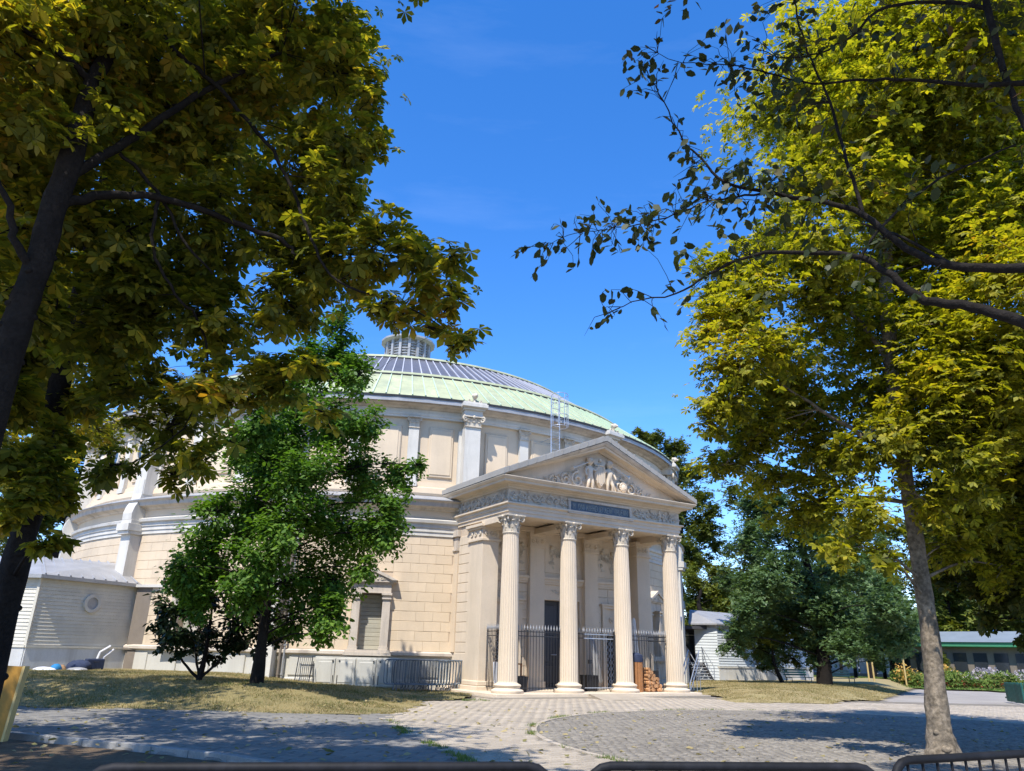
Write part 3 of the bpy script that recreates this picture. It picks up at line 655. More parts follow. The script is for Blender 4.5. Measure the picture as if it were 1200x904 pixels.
# lantern
ln = G(); ln.lathe([(1.95, 20.0), (1.95, 20.35), (1.8, 20.45), (1.75, 20.6)], 16); ln.lathe([(1.45, 20.5), (1.45, 22.7)], 16)
lan = obj('lantern', ln, MT['lead'], T)
for k in range(16):
    a = 2 * PI * (k + .5) / 16; m = Matrix.Rotation(a, 4, 'Z')
    g = G(); g.box(1.46, 1.68, -.09, .09, 20.55, 22.6, None); obj('lantern_post', g, MT['lead'], lan, rot=(0, 0, a))
g = G()
for k in range(16):
    m = Matrix.Rotation(2 * PI * k / 16, 4, 'Z')
    for j in range(8): g.box(1.44, 1.54, -.20, .20, 20.85 + j * .21, 20.92 + j * .21, m)
tag(obj('louvre', g, MT['lead'], lan), kind='stuff')
g = G(); g.lathe([(1.7, 22.6), (1.98, 22.7), (1.98, 22.84), (1.3, 23.15), (.6, 23.4), (.1, 23.5)], 16); obj('lantern_cap', g, MT['lead'], lan)

# ================================================================== THE PORTICO  (local frame: x = s, y = -w)
PO = link('portico', None, T, rot=(0, 0, PHI)); 
def pp(name, g, m, bevel=0, smooth=False, parent=PO, **k): return obj(name, g, MT[m] if isinstance(m, str) else m, parent, bevel=bevel, smooth=smooth, **k)
def pb(g, s0, s1, w0, w1, z0, z1): return g.box(s0, s1, -w1, -w0, z0, z1)
def pbl(g, s0, s1, w0, w1, z0, z1, c=.013): return g.block(s0, s1, -w1, -w0, z0, z1, c)
g = G(); pb(g, -5.0, 5.0, 16.5, 22.85, -.2, .16); pp('platform', g, 'portico', .02)
g = G(); pb(g, -5.25, 5.25, 16.5, 23.1, -.2, .07); pp('step', g, 'sett', .02)
g = G(); g.add([(-.95, -22.9, .155), (.95, -22.9, .155), (1.35, -24.3, .02), (-1.35, -24.3, .02)], [(0, 1, 2, 3)]); g.add([(-.95, -22.85, -.1), (.95, -22.85, -.1), (.95, -22.9, .155), (-.95, -22.9, .155), (-1.35, -24.3, -.02), (1.35, -24.3, -.02), (1.35, -24.3, .02), (-1.35, -24.3, .02)], [(0, 4, 7, 3), (1, 2, 6, 5), (4, 5, 6, 7)]); pp('ramp', g, 'sett')
# back wall with three openings
g = G(); zt = 6.75
for s0, s1, z0, z1 in ((-4.3, -3.36, .1, zt), (-3.36, -2.34, 2.42, zt), (-2.34, -.93, .1, zt), (-.93, .93, 3.72, zt), (.93, 2.34, .1, zt), (2.34, 3.36, 2.42, zt), (3.36, 4.3, .1, zt)):
    pb(g, s0, s1, 19.2, 19.78, z0, z1)
pp('back_wall', g, 'portico')
for sg in (-1, 1):
    g = G(); pb(g, *sorted((sg * 4.42, sg * 3.9)), 17.3, 19.4, .1, 6.6); pp('side_wall', g, 'joint')
    for r_ in range(12):
        z = 1.50 + r_ * ch; zz = z
        for (w0, w1) in ((18.42, 19.36),):
            b = G(); b.block(-(w1 - w0) / 2, (w1 - w0) / 2, -.035, .1, .008, ch - .01, .013)
            o = obj('wall_block', b, MT['portico'], PO, (sg * 4.42, -(w0 + w1) / 2, zz), (0, 0, PI / 2 * sg))
    g = G(); pb(g, *sorted((sg * 4.47, sg * 3.7)), 19.37, 20.5, .30, 5.86); pp('anta', g, 'portico', .015)
    g = G(); pb(g, *sorted((sg * 4.6, sg * 3.6)), 17.35, 20.62, .1, .32); pb(g, *sorted((sg * 4.55, sg * 3.64)), 19.3, 20.57, .32, .5); pb(g, *sorted((sg * 4.46, sg * 3.8)), 17.35, 19.38, .32, 1.5); pp('anta_base', g, 'portico', .03)
    g = G(); pb(g, *sorted((sg * 4.54, sg * 3.64)), 19.3, 20.57, 5.84, 5.94); pb(g, *sorted((sg * 4.48, sg * 3.7)), 19.34, 20.51, 5.94, 6.32); pb(g, *sorted((sg * 4.55, sg * 3.62)), 19.28, 20.58, 6.32, 6.40); pb(g, *sorted((sg * 4.62, sg * 3.56)), 19.24, 20.64, 6.40, 6.52); cpo = pp('anta_capital', g, 'portico', .01)
    g = G()
    for k in range(3):
        volute(g, Vector((sg * 3.85 + sg * .22 * k, -20.53, 6.14)), Vector((1 if k % 2 else -1, 0, 0)), .09, .028)
        volute(g, Vector((sg * 4.5, -19.6 - .35 * k, 6.14)), Vector((0, 1 if k % 2 else -1, 0)), .1, .028)
    obj('rosette', g, MT['relief'], cpo)
    g = G(); pb(g, *sorted((sg * 4.52, sg * 4.0)), 17.7, 18.40, 1.5, 5.6); pp('thin_pilaster', g, 'cream', .012)
    g = G(); pb(g, *sorted((sg * 4.58, sg * 4.0)), 17.65, 18.44, 5.6, 5.68); pb(g, *sorted((sg * 4.54, sg * 4.0)), 17.7, 18.42, 5.68, 6.2); pb(g, *sorted((sg * 4.62, sg * 4.0)), 17.6, 18.5, 6.2, 6.48); pp('thin_capital', g, 'trim', .01)
for s in (-1.45, 1.45):
    g = G(); pb(g, s - .37, s + .37, 19.7, 20.0, .45, 5.86); pp('wall_pilaster', g, 'portico', .012)
    g = G(); pb(g, s - .42, s + .42, 19.7, 20.06, .15, .46); pb(g, s - .42, s + .42, 19.7, 20.05, 5.84, 5.93); pb(g, s - .38, s + .38, 19.7, 20.01, 5.93, 6.30); pb(g, s - .44, s + .44, 19.7, 20.08, 6.30, 6.52)
    for k in (-1, 0, 1): volute(g, Vector((s + .22 * k, -20.03, 6.12)), Vector((1 if k > 0 else -1, 0, 0)), .09, .028)
    pp('pilaster_trim', g, 'portico')
# string course in the three bays, blocks below it, panels above
for s0, s1 in ((-3.7, -1.83), (-1.07, 1.07), (1.83, 3.7)):
    g = G(); pb(g, s0, s1, 19.7, 19.86, 4.36, 4.44); pb(g, s0, s1, 19.7, 19.90, 4.44, 4.56); pb(g, s0, s1, 19.7, 19.96, 4.56, 4.66); pp('bay_string_course', g, 'portico')
    g = G(); pbl(g, s0 + .12, s1 - .12, 19.7, 19.81, 4.85, 6.2, .02); pp('bay_panel', g, 'portico')
    cx_ = (s0 + s1) / 2
    g = G()
    for k in range(90):
        u_ = random.uniform(-1, 1); zz = 5.95 - .28 * (1 - u_ * u_) + random.gauss(0, .05); x = cx_ + u_ * .62
        a = random.uniform(0, 2 * PI); leafstrip(g, Vector((x, -19.82, zz)), Vector((math.cos(a) * .35, -1, 0)).normalized(), Vector((math.cos(a), 0, math.sin(a))), .16, .10, .10)
    for s_ in (-1, 0, 1):
        for k in range(16):
            a = random.uniform(0, 2 * PI); leafstrip(g, Vector((cx_ + s_ * .60 + random.gauss(0, .05), -19.82, 5.75 - k * (.04 if s_ else .055))), Vector((0, -1, 0)), Vector((math.cos(a), 0, math.sin(a))), .13, .08, .10)
        g.ball((cx_ + s_ * .6, -19.86, 5.95), .09, 8, 6)
    pp('garland_relief', g, 'relief')
for sg in (-1, 1):
    for r_ in range(11):
        z = .30 + r_ * .368
        for a, b in ((1.83, 2.12), (3.58, 3.70)) if z < 3.6 else ((1.83, 2.5), (2.51, 3.1), (3.11, 3.70)):
            b_ = G(); b_.block(-(b - a) / 2 + .006, (b - a) / 2 - .006, -.03, .1, .01, .355, .013); obj('wall_block', b_, MT['portico'], PO, (sg * (a + b) / 2, -19.78, z))
        if z < 3.6: pass
    # side door frame, grille
    g = G(); c = sg * 2.85
    pb(g, c - .72, c - .52, 19.6, 19.90, .16, 3.5); pb(g, c + .52, c + .72, 19.6, 19.90, .16, 3.5); pb(g, c - .52, c + .52, 19.6, 19.88, 2.42, 2.56); pb(g, c - .52, c + .52, 19.6, 19.83, 2.56, 3.5); pb(g, c - .76, c + .76, 19.6, 19.94, 3.5, 3.62); pb(g, c - .82, c + .82, 19.6, 20.0, 3.62, 3.70)
    for s_ in (-1, 1): volute(g, Vector((c + s_ * .2, -19.86, 3.0)), Vector((s_, 0, 0)), .12, .03)
    dr = pp('side_door', g, 'portico', .01)
    g = G(); pb(g, c - .52, c + .52, 19.35, 19.42, .16, 2.42); obj('door_leaf', g, MT['door'], dr)
    g = G()
    for k in range(-4, 8):
        for s_ in (-1, 1):
            x0 = c + s_ * (-.5 + .0); pts_ = []
            za = .3 + k * .26; 
            a = Vector((c - .5 * s_, -19.5, za)); b = Vector((c + .5 * s_, -19.5, za + 1.6))
            # clip to z range
            lo, hi_ = .2, 2.38
            t0 = max(0, (lo - a.z) / 1.6); t1 = min(1, (hi_ - a.z) / 1.6)
            if t1 > t0: g.tube([a.lerp(b, t0), a.lerp(b, t1)], .014, 5)
    for x in (-.5, 0, .5): g.tube([(c + x, -19.5, .18), (c + x, -19.5, 2.4)], .02, 6)
    obj('door_grille', g, MT['steel'], dr)
# main door
g = G(); pb(g, -.95, .95, 19.25, 19.34, .16, 3.72); md = pp('main_door', g, 'door')
for s0, s1 in ((-.92, -.02), (.02, .92)):
    g = G()
    pb(g, s0, s1, 19.34, 19.40, .18, 3.7); lf = obj('door_leaf', g, MT['door'], md)
    for z0, z1 in ((.35, 1.1), (1.2, 2.3), (2.4, 3.55)):
        g = G(); g.block(s0 + .12, s1 - .12, -19.43, -19.39, z0, z1, .03); obj('door_panel', g, MT['door'], lf)
g = G(); g.tube([(-.35, -19.52, 1.5), (-.12, -19.52, 1.5)], .02, 6); g.tube([(-.12, -19.52, 1.5), (-.12, -19.40, 1.5)], .015, 6); g.tube([(-.35, -19.52, 1.5), (-.35, -19.40, 1.5)], .015, 6); obj('door_handle', g, MT['steel'], md)
g = G()
for k in range(30):
    a = random.uniform(0, 2 * PI); leafstrip(g, Vector((random.uniform(-.5, .5), -19.79, 4.05 + random.gauss(0, .04))), Vector((0, -1, 0)), Vector((math.cos(a), 0, math.sin(a))), .12, .07, .08)
pp('door_relief', g, 'relief')
# columns
def flute(t, z): 
    if z < .02 or z > 5.40: return 1.0
    return 1 - .062 * abs(math.cos(t * 10)) ** .6 if abs(math.cos(t * 10)) > .25 else 1.0
g = G(); H = 5.43; pr = [(.385, 0), (.375, .02)] + [(.368 - .058 * (i / 14) ** 1.6, .05 + (H - .1) * i / 14) for i in range(15)] + [(.318, H - .02), (.325, H)]
g.lathe(pr, 160, f=lambda t, z: 1 - .075 * max(0, abs(math.cos(t * 12)) - .28) if .04 < z < H - .04 else 1); shaft_me = g.mesh('column', MT['portico'])
g = G(); g.lathe([(.58, 0), (.60, .03), (.60, .10), (.56, .13), (.50, .15), (.47, .19), (.47, .21), (.50, .24), (.51, .28), (.48, .31), (.42, .33), (.39, .36)], 32); base_me = g.mesh('base', MT['portico'], 35)
cap_me = capital_round(.315, .72).mesh('capital', MT['relief'], 30)
for s in (-4.15, -1.383, 1.383, 4.15):
    o = link('column', shaft_me, PO, (s, -22.18, .50)); link('base', base_me, o, (0, 0, -.35), (0, 0, random.random())); link('capital', cap_me, o, (0, 0, 5.42))
# entablature as a moulding run round three sides
def run(prof, m, name, a=4.15, wf=22.18, wb=17.2, inner=-.35):
    g = G(); P_ = prof + [(inner, prof[-1][1]), (inner, prof[0][1])]; k = len(P_); rows = []
    for (sx, fr) in ((-1, 0), (-1, 1), (1, 1), (1, 0)):
        for (o_, z) in P_: g.v.append((sx * (a + o_), -(wf + o_) if fr else -wb, z))
    for i in range(3):
        for j in range(k): g.f.append((i * k + j, (i + 1) * k + j, (i + 1) * k + (j + 1) % k, i * k + (j + 1) % k))
    g.f.append(tuple(range(k))); g.f.append(tuple(reversed(range(3 * k, 4 * k))))
    return pp(name, g, m)
run([(.33, 6.62), (.33, 6.75), (.37, 6.755), (.37, 6.90), (.41, 6.905), (.41, 7.02), (.50, 7.05), (.50, 7.11)], 'portico', 'architrave')
run([(.35, 7.11), (.35, 7.66)], 'portico', 'frieze')
run([(.40, 7.66), (.42, 7.72), (.50, 7.76), (.52, 7.80), (.80, 7.83), (.82, 7.92), (.86, 7.93), (.93, 8.01), (.93, 8.04)], 'portico', 'cornice', inner=-.3)
g = G()
for s in (-4.15, -1.383, 1.383, 4.15): pb(g, s - .3, s + .3, 19.9, 21.85, 6.40, 6.64) if abs(s) < 4 else pb(g, s - .34, s + .34, 20.4, 21.85, 6.42, 6.64)
pb(g, -4.2, 4.2, 19.7, 20.1, 6.5, 6.70)
pp('ceiling_beam', g, 'portico', .01)
g = G(); pb(g, -4.2, 4.2, 19.3, 22.2, 6.72, 6.85); pp('ceiling', g, 'portico')
# frieze ornament: running scroll with rosettes
def scrollrun(p0, dirv, nrm, L_, n, zc, amp=.13):
    g = G(); up = Vector((0, 0, 1)); st = L_ / n
    wave = [p0 + dirv * (L_ * i / (n * 10)) + up * (amp * math.sin(PI * i / 10)) + nrm * .03 for i in range(n * 10 + 1)]
    g.tube(wave, .026, 5)
    for i in range(n):
        c = p0 + dirv * (st * (i + .5)) + nrm * .03; s_ = -1 if i % 2 else 1
        volute(g, c - up * s_ * .02, dirv * s_, .12, .026)
        for k in range(6):
            a = 2 * PI * k / 6; g.ball(c + dirv * .045 * math.cos(a) + up * .045 * math.sin(a), .028, 5, 4)
        for k in range(4):
            a = random.uniform(0, 2 * PI); leafstrip(g, c + dirv * st * .35 * math.cos(a) + up * .16 * math.sin(a), nrm, (dirv * math.cos(a) + up * math.sin(a)), .13, .08, .09)
    return g
fz = 7.385; ex = Vector((1, 0, 0)); ey = Vector((0, 1, 0))
for p0, L_, n in ((Vector((-4.42, -22.55, fz)), 2.65, 8), (Vector((1.77, -22.55, fz)), 2.65, 8)):
    pp('frieze_scroll', scrollrun(p0, ex, -ey, L_, n, fz), 'relief')
for s_ in (-1, 1): pp('frieze_scroll', scrollrun(Vector((s_ * 4.52, -22.4, fz)), ey, ex * s_, 4.6, 14, fz), 'relief')
# inscription tablet
g = G(); pb(g, -1.72, 1.72, 22.5, 22.66, 6.98, 7.10); pb(g, -1.72, 1.72, 22.5, 22.62, 7.50, 7.60); pb(g, -1.68, -1.56, 22.5, 22.62, 7.08, 7.52); pb(g, 1.56, 1.68, 22.5, 22.62, 7.08, 7.52); tb = pp('tablet_frame', g, 'trim', .008)
g = G(); pb(g, -1.57, 1.57, 22.5, 22.57, 7.09, 7.51); sp = obj('tablet_panel', g, MT['slate'], tb)
# worn, unreadable letter strokes as on the stone
g = G(); x = -1.42
while x < 1.42:
    w_ = random.choice([.07, .09, .10, .06])
    if random.random() > .12:
        z0, z1 = 7.19, 7.41; t_ = .012
        kind_ = random.choice('IHOEAUPN')
        y0 = -22.578
        def bar(a, b): g.tube([(a[0], y0, a[1]), (b[0], y0, b[1])], t_, 4)
        if kind_ in 'IHEPNU': bar((x, z0), (x, z1))
        if kind_ in 'HNU': bar((x + w_, z0), (x + w_, z1))
        if kind_ == 'N': bar((x, z1), (x + w_, z0))
        if kind_ in 'HEA': bar((x, .5 * (z0 + z1)), (x + w_, .5 * (z0 + z1)))
        if kind_ in 'EP': bar((x, z1), (x + w_, z1))
        if kind_ in 'EU': bar((x, z0), (x + w_, z0))
        if kind_ == 'A': bar((x, z0), (x + w_ / 2, z1)); bar((x + w_, z0), (x + w_ / 2, z1))
        if kind_ == 'O': g.tube([(x + w_ / 2 + w_ / 2 * math.cos(q), y0, 7.30 + .11 * math.sin(q)) for q in [2 * PI * i / 10 for i in range(11)]], t_, 4)
    x += w_ + .05
obj('worn_lettering', g, MT['letter'], sp)
# pediment
AX, AZ = 0.0, 10.12
g = G(); g.prism([(-4.98, 8.03), (4.98, 8.03), (0, 10.06)], -22.45, -22.1); pp('tympanum', g, 'portico')
def rake(prof, m, name, w0):
    """profile = (offset up the slope normal, w front) pairs swept along both slopes"""
    g = G(); sl = math.atan2(AZ - 8.02, 5.08); nx, nz = -math.sin(sl), math.cos(sl); k = len(prof)
    for sx in (-5.08, 0, 5.08):
        for (h_, wf) in prof:
            if sx == 0: g.v.append((0, -wf, AZ + h_ / math.cos(sl)))
            else: g.v.append((sx, -wf, max(8.045, 8.02 + h_ / math.cos(sl))))
    for i in range(2):
        for j in range(k): g.f.append((i * k + j, (i + 1) * k + j, (i + 1) * k + (j + 1) % k, i * k + (j + 1) % k))
    g.f.append(tuple(range(k))); g.f.append(tuple(reversed(range(2 * k, 3 * k))))
    return pp(name, g, m)
rake([(-.30, 22.3), (-.30, 22.54), (-.24, 22.60), (-.20, 22.62), (-.20, 22.92), (-.12, 22.96), (-.10, 22.3)], 'portico', 'raking_cornice', 0)
rake([(-.10, 22.3), (-.11, 22.98), (-.02, 23.08), (.04, 23.12), (.04, 22.3)], 'trim', 'raking_cap', 0)
# copings and gable roof behind
g = G()
for sx in (-1, 1):
    g.add([(sx * 5.1, -23.13, 8.06), (0, -23.13, AZ + .075), (0, -17.0, AZ + .075), (sx * 5.1, -17.0, 8.06), (sx * 5.1, -23.13, 8.26), (0, -23.13, AZ + .30), (0, -17.0, AZ + .30), (sx * 5.1, -17.0, 8.26)],
          [(0, 1, 2, 3), (4, 5, 6, 7), (0, 1, 5, 4), (3, 2, 6, 7), (0, 3, 7, 4)])
pp('portico_roof', g, 'roofstone')
# seams on the roof edge
for sx in (-1, 1):
    for k in range(12):
        t = (k + .5) / 12; g = G(); z = 8.26 + (AZ + .30 - 8.26) * t; x = sx * 5.1 * (1 - t); g.box(x - .02, x + .02, -23.145, -17.3, z - .19, z + .03); pp('seam', g, 'roofstone')
# tympanum sculpture --------------------------------------------------
def skin(name, V_, E_, Rr, m, parent, loc=(0, 0, 0), sub=2, scale=1, mirror=1):
    me = bpy.data.meshes.new(name); me.from_pydata([(v[0] * mirror * scale, v[1] * scale, v[2] * scale) for v in V_], E_, []); o = link(name, me, parent, loc)
    sk = o.modifiers.new('skin', 'SKIN'); sk.use_smooth_shade = True
    for i, r in enumerate(Rr): me.skin_vertices[0].data[i].radius = (r * scale, r * scale)
    me.skin_vertices[0].data[0].use_root = True
    s = o.modifiers.new('sub', 'SUBSURF'); s.levels = s.render_levels = sub
    me.materials.append(m); return o
def ensure_skin(me):
    if not me.skin_vertices: 
        import bmesh
        bm = bmesh.new(); bm.from_mesh(me); bm.verts.layers.skin.verify(); bm.to_mesh(me); bm.free()
def skin2(name, V_, E_, Rr, m, parent, loc, mirror=1, sc=1.0, sub=2):
    import bmesh
    bm = bmesh.new(); ly = bm.verts.layers.skin.verify(); vs = [bm.verts.new((v[0] * mirror * sc, v[1] * sc, v[2] * sc)) for v in V_]
    for i, v in enumerate(vs): v[ly].radius = (Rr[i] * sc, Rr[i] * sc); v[ly].use_root = (i == 0)
    for a, b in E_: bm.edges.new((vs[a], vs[b]))
    me = bpy.data.meshes.new(name); bm.to_mesh(me); bm.free(); me.materials.append(m)
    o = link(name, me, parent, loc); k = o.modifiers.new('skin', 'SKIN'); k.use_smooth_shade = True
    s = o.modifiers.new('sub', 'SUBSURF'); s.levels = s.render_levels = sub
    return o
# standing putto: pelvis root, facing -y
PV = [(0, 0, .50), (0, -.02, .63), (0, -.02, .78), (0, -.01, .88), (0, -.03, .95), (0, -.05, 1.04),          # pelvis belly chest neck chin head
      (-.07, -.02, .46), (-.10, -.06, .28), (-.09, -.02, .06), (-.10, -.10, .02),                              # left leg
      (.07, -.02, .46), (.11, -.10, .27), (.13, -.03, .06), (.15, -.11, .02),                                  # right leg
      (-.13, -.02, .82), (-.22, -.08, .72), (-.30, -.12, .86), (-.33, -.13, .92),                              # outer arm raised to trumpet
      (.13, -.02, .82), (.20, -.06, .68), (.22, -.12, .56), (.22, -.14, .50)]                                   # inner arm to shield
PE = [(0, 1), (1, 2), (2, 3), (3, 4), (4, 5), (0, 6), (6, 7), (7, 8), (8, 9), (0, 10), (10, 11), (11, 12), (12, 13), (2, 14), (14, 15), (15, 16), (16, 17), (2, 18), (18, 19), (19, 20), (20, 21)]
PR = [.10, .115, .11, .05, .08, .09, .085, .065, .042, .035, .085, .065, .042, .035, .055, .045, .035, .03, .055, .045, .035, .03]
sc = G()
YT = -22.52
for sx in (-1, 1):
    o = skin2('cherub_relief', PV, PE, PR, MT['portico'], PO, (sx * .52, YT, 8.04), mirror=-sx * -1, sc=1.22)
    h = G(); h.ball((0, 0, 0), .16, 12, 9, (1, 1, 1.05)); 
    for k in range(26):
        a = random.uniform(0, 2 * PI); b = random.uniform(0, 1.4); h.ball((.14 * math.cos(a) * math.sin(b), .14 * math.sin(a) * math.sin(b) + .02, .15 * math.cos(b)), .045, 6, 5)
    h.ball((0, -.16, -.02), .03, 6, 5); h.ball((-.06, -.14, .03), .022, 6, 5); h.ball((.06, -.14, .03), .022, 6, 5); h.ball((0, -.145, -.07), .03, 6, 4, (1.3, .6, .5))
    obj('head', h, MT['portico'], o, (0, -.06, 1.04 * 1.22 + .02), smooth=60)
    tr = G(); a = Vector((sx * .10, -.10, 1.22)); b = Vector((sx * .92, -.14, .86)); tr.tube([a, a.lerp(b, .8), b, b + (b - a).normalized() * .08], [.022, .03, .05, .11], 10); obj('trumpet', tr, MT['white'], o, smooth=50)
    # wing
    wg = G()
    for k in range(7): leafstrip(wg, Vector((sx * .12, .06, .95)), Vector((0, -1, 0)), Vector((sx * math.cos(.2 + k * .2), 0, math.sin(.2 + k * .2))), .42 - .03 * k, .09, .05)
    obj('wing', wg, MT['relief'], o)
sh = G(); out_ = [(-.26, 1.05), (-.30, .75), (-.26, .42), (-.12, .22), (0, .12), (.12, .22), (.26, .42), (.30, .75), (.26, 1.05), (0, 1.12)]
k = len(out_); sh.add([(x, YT - .02, 8.1 + z) for x, z in out_] + [(x * .8, YT - .14, 8.1 + .62 + (z - .62) * .85) for x, z in out_], [tuple(range(k, 2 * k))] + [(j, (j + 1) % k, (j + 1) % k + k, j + k) for j in range(k)])
for k in range(5): sh.tube([(-.2 + .1 * k, YT - .15, 8.1 + .3), (-.2 + .1 * k, YT - .15, 8.1 + .98)], .018, 5)
for k in range(7): a = PI * k / 6; leafstrip(sh, Vector((.22 * math.cos(a), YT - .05, 9.22 + .05 * math.sin(a))), Vector((0, -1, 0)), Vector((math.cos(a) * .5, 0, 1)).normalized(), .24, .10, .10)
sh.tube([(-.24, YT - .05, 9.2), (-.1, YT - .14, 9.19), (.1, YT - .14, 9.19), (.24, YT - .05, 9.2)], .045, 6); sh.ball((0, YT - .08, 9.42), .08, 8, 6)
pp('shield_relief', sh, 'portico')
for sx in (-1, 1):
    g = G()
    for (x, z, r_) in ((1.15, 8.45, .34), (1.75, 8.38, .26), (2.3, 8.28, .19), (2.8, 8.2, .13), (3.2, 8.14, .09)):
        volute(g, Vector((sx * x, YT + .02, z)), Vector((sx * (1 if int(x * 3) % 2 else -1), 0, 0)), r_, r_ * .17)
        for k in range(14):
            a = random.uniform(0, 2 * PI); leafstrip(g, Vector((sx * x + r_ * .95 * math.cos(a), YT + .04, z + r_ * .85 * math.sin(a))), Vector((0, -1, 0)), Vector((math.cos(a), 0, math.sin(a))), r_ * .55, r_ * .38, r_ * .45)
    tag(pp('acanthus_relief', g, 'relief'), kind='stuff')
g = G(); g.ball((1.28, YT - .05, 8.38), .17, 12, 9, (.9, .7, 1.1)); g.ball((1.28, YT - .20, 8.35), .035, 6, 5)
for k in range(16): a = 2 * PI * k / 16; g.ball((1.28 + .17 * math.cos(a), YT - .05, 8.42 + .18 * math.sin(a)), .05, 6, 5)
pp('mask_relief', g, 'portico')

# ================================================================== THINGS AROUND THE BUILDING
CB, SB = math.cos(PHI), math.sin(PHI)
def PW(s, w_, z=0): return Vector((CX + s * CB + w_ * SB, CY + s * SB - w_ * CB, z))
def DW(th, r, z=0): return Vector((CX + r * math.sin(R(th)), CY - r * math.cos(R(th)), z))
# iron railing between the columns
FE = thing('iron_railing', 'black iron railing with pale spear tips closing the portico between its columns', 'railing', PW(0, 22.1, .16), PHI)
bar = G(); bar.tube([(0, 0, .08), (0, 0, 2.22)], .012, 6); bar_me = bar.mesh('bar', MT['iron'])
tip = G(); tip.lathe([(.012, 0), (.028, .05), (.03, .09), (.012, .16), (.002, .22)], 6); tip_me = tip.mesh('spear_tip', MT['lead'])
def rail_panel(a, b, parent, gate=False):
    a, b = Vector(a), Vector(b); n = max(1, int((b - a).length / .135)); d = (b - a)
    for z in (.16, 2.0, 2.16):
        g = G(); ang = math.atan2(d.y, d.x); m = Matrix.Translation((a.x, a.y, 0)) @ Matrix.Rotation(ang, 4, 'Z'); g.box(0, d.length, -.012, .012, z - .015, z + .015, m); obj('rail', g, MT['steel'] if gate else MT['iron'], parent)
    for i in range(n + 1):
        p = a + d * i / n; o = link('bar', bar_me, parent, p); link('spear_tip', tip_me, o, (0, 0, 2.22))
for s0, s1 in ((-3.80, -1.75), (1.75, 3.80)): rail_panel((s0, 0, 0), (s1, 0, 0), FE)
rail_panel((-4.3, .3, 0), (-4.15, 1.55, 0), FE); rail_panel((4.3, .3, 0), (4.15, 1.55, 0), FE); rail_panel((-1.02, 0, 0), (-.62, 0, 0), FE)
g = G(); g.box(-.99, -.93, -.03, .03, 0, 2.3); g.box(.93, .99, -.03, .03, 0, 2.3); obj('gate_post', g, MT['iron'], FE)
GT = thing('iron_gate', 'iron gate with galvanised bottom rail and black lock box between the middle columns', 'gate', PW(.2, 22.12, .16), PHI)
rail_panel((-.75, .04, 0), (.75, .04, 0), GT, True)
g = G(); g.box(-.06, .06, -.05, .05, 1.05, 1.2); obj('lock_box', g, MT['black'], GT, (-.5, .0, 0))

# ladder with safety cage: above the portico roof
LD = thing('cage_ladder', 'pale metal cage ladder rising over the cornice to the copper roof', 'ladder', PW(-.1, 19.35, -.38), PHI)
for s_ in (-1, 1):
    g = G(); g.tube([(s_ * .24, 0, 9.9), (s_ * .24, 0, 13.6)], .028, 8); obj('rail', g, MT['steel'], LD)
for k in range(12):
    g = G(); g.tube([(-.24, 0, 10.1 + k * .29), (.24, 0, 10.1 + k * .29)], .014, 6); obj('rung', g, MT['steel'], LD)
for z in (12.0, 12.55, 13.1, 13.6):
    g = G(); g.tube([(.40 * math.cos(a), -.38 - .38 * math.sin(a) if True else 0, z) for a in [PI * i / 10 for i in range(11)]], .016, 6)
    g.tube([(-.40, -.38, z), (-.24, 0, z)], .014, 6); g.tube([(.40, -.38, z), (.24, 0, z)], .014, 6); obj('hoop', g, MT['steel'], LD)
for k in range(5):
    a = PI * (k + .0) / 4; g = G(); x, y = .40 * math.cos(a), -.38 - .38 * math.sin(a); g.tube([(x, y, 12.0), (x, y, 13.6)], .014, 6); obj('cage_bar', g, MT['steel'], LD)
g = G(); g.tube([(-.24, 0, 11.5), (-.24, .9, 11.5)], .02, 6); g.tube([(.24, 0, 11.5), (.24, .9, 11.5)], .02, 6); obj('bracket', g, MT['steel'], LD)

# utility cupboards under the window
CBD = thing('utility_cupboard', 'row of four pale grey-green cupboard doors under the shuttered window', 'cupboard', DW(5.6, 19.0, .1), R(5.6))
g = G(); g.box(-1.62, 1.62, -.04, .25, 0, 1.13); obj('carcass', g, MT['plinth'], CBD, bevel=.01)
for k in range(4):
    x0 = -1.58 + k * .80; g = G(); g.block(x0, x0 + .75, -.09, -.03, .06, 1.07, .012); d_ = obj('door', g, MT['plinth'], CBD)
    g = G(); g.block(x0 + .10, x0 + .65, -.11, -.08, .18, .95, .015); obj('door_panel', g, MT['plinth'], d_)
    g = G(); g.ball((x0 + (.12 if k % 2 else .66), -.11, .98), .035, 8, 6); obj('handle', g, MT['black'], d_)
    g = G(); g.box(x0 + (.06 if k % 2 else .69), x0 + (.09 if k % 2 else .72), -.10, -.08, .12, .45); obj('hinge', g, MT['black'], d_)
# leaning grille
LG = thing('leaning_grille', 'black metal barred grille leaning on the plinth beside the cupboard doors', 'grille', DW(-.6, 19.15, .1), R(-.6))
g = G()
for x in (-.28, .28): g.tube([(x, 0, 0), (x, .28, 1.12)], .02, 6)
for z in (.08, 1.08): g.tube([(-.28, .25 * z, z), (.28, .25 * z, z)], .018, 6)
obj('frame', g, MT['iron'], LG)
for k in range(6): g = G(); x = -.2 + k * .08; g.tube([(x, .02, .08), (x, .27, 1.08)], .010, 5); obj('bar', g, MT['iron'], LG)
SG_ = thing('folding_stand', 'narrow black folding stand between the leaning grille and cupboards', 'stand', DW(.7, 19.35, .1), R(.7))
g = G(); g.tube([(-.10, -.1, 0), (0, .02, .95)], .014, 6); g.tube([(.14, -.1, 0), (0, .02, .95)], .014, 6); g.tube([(.02, .22, 0), (0, .02, .95)], .014, 6); obj('legs', g, MT['iron'], SG_)
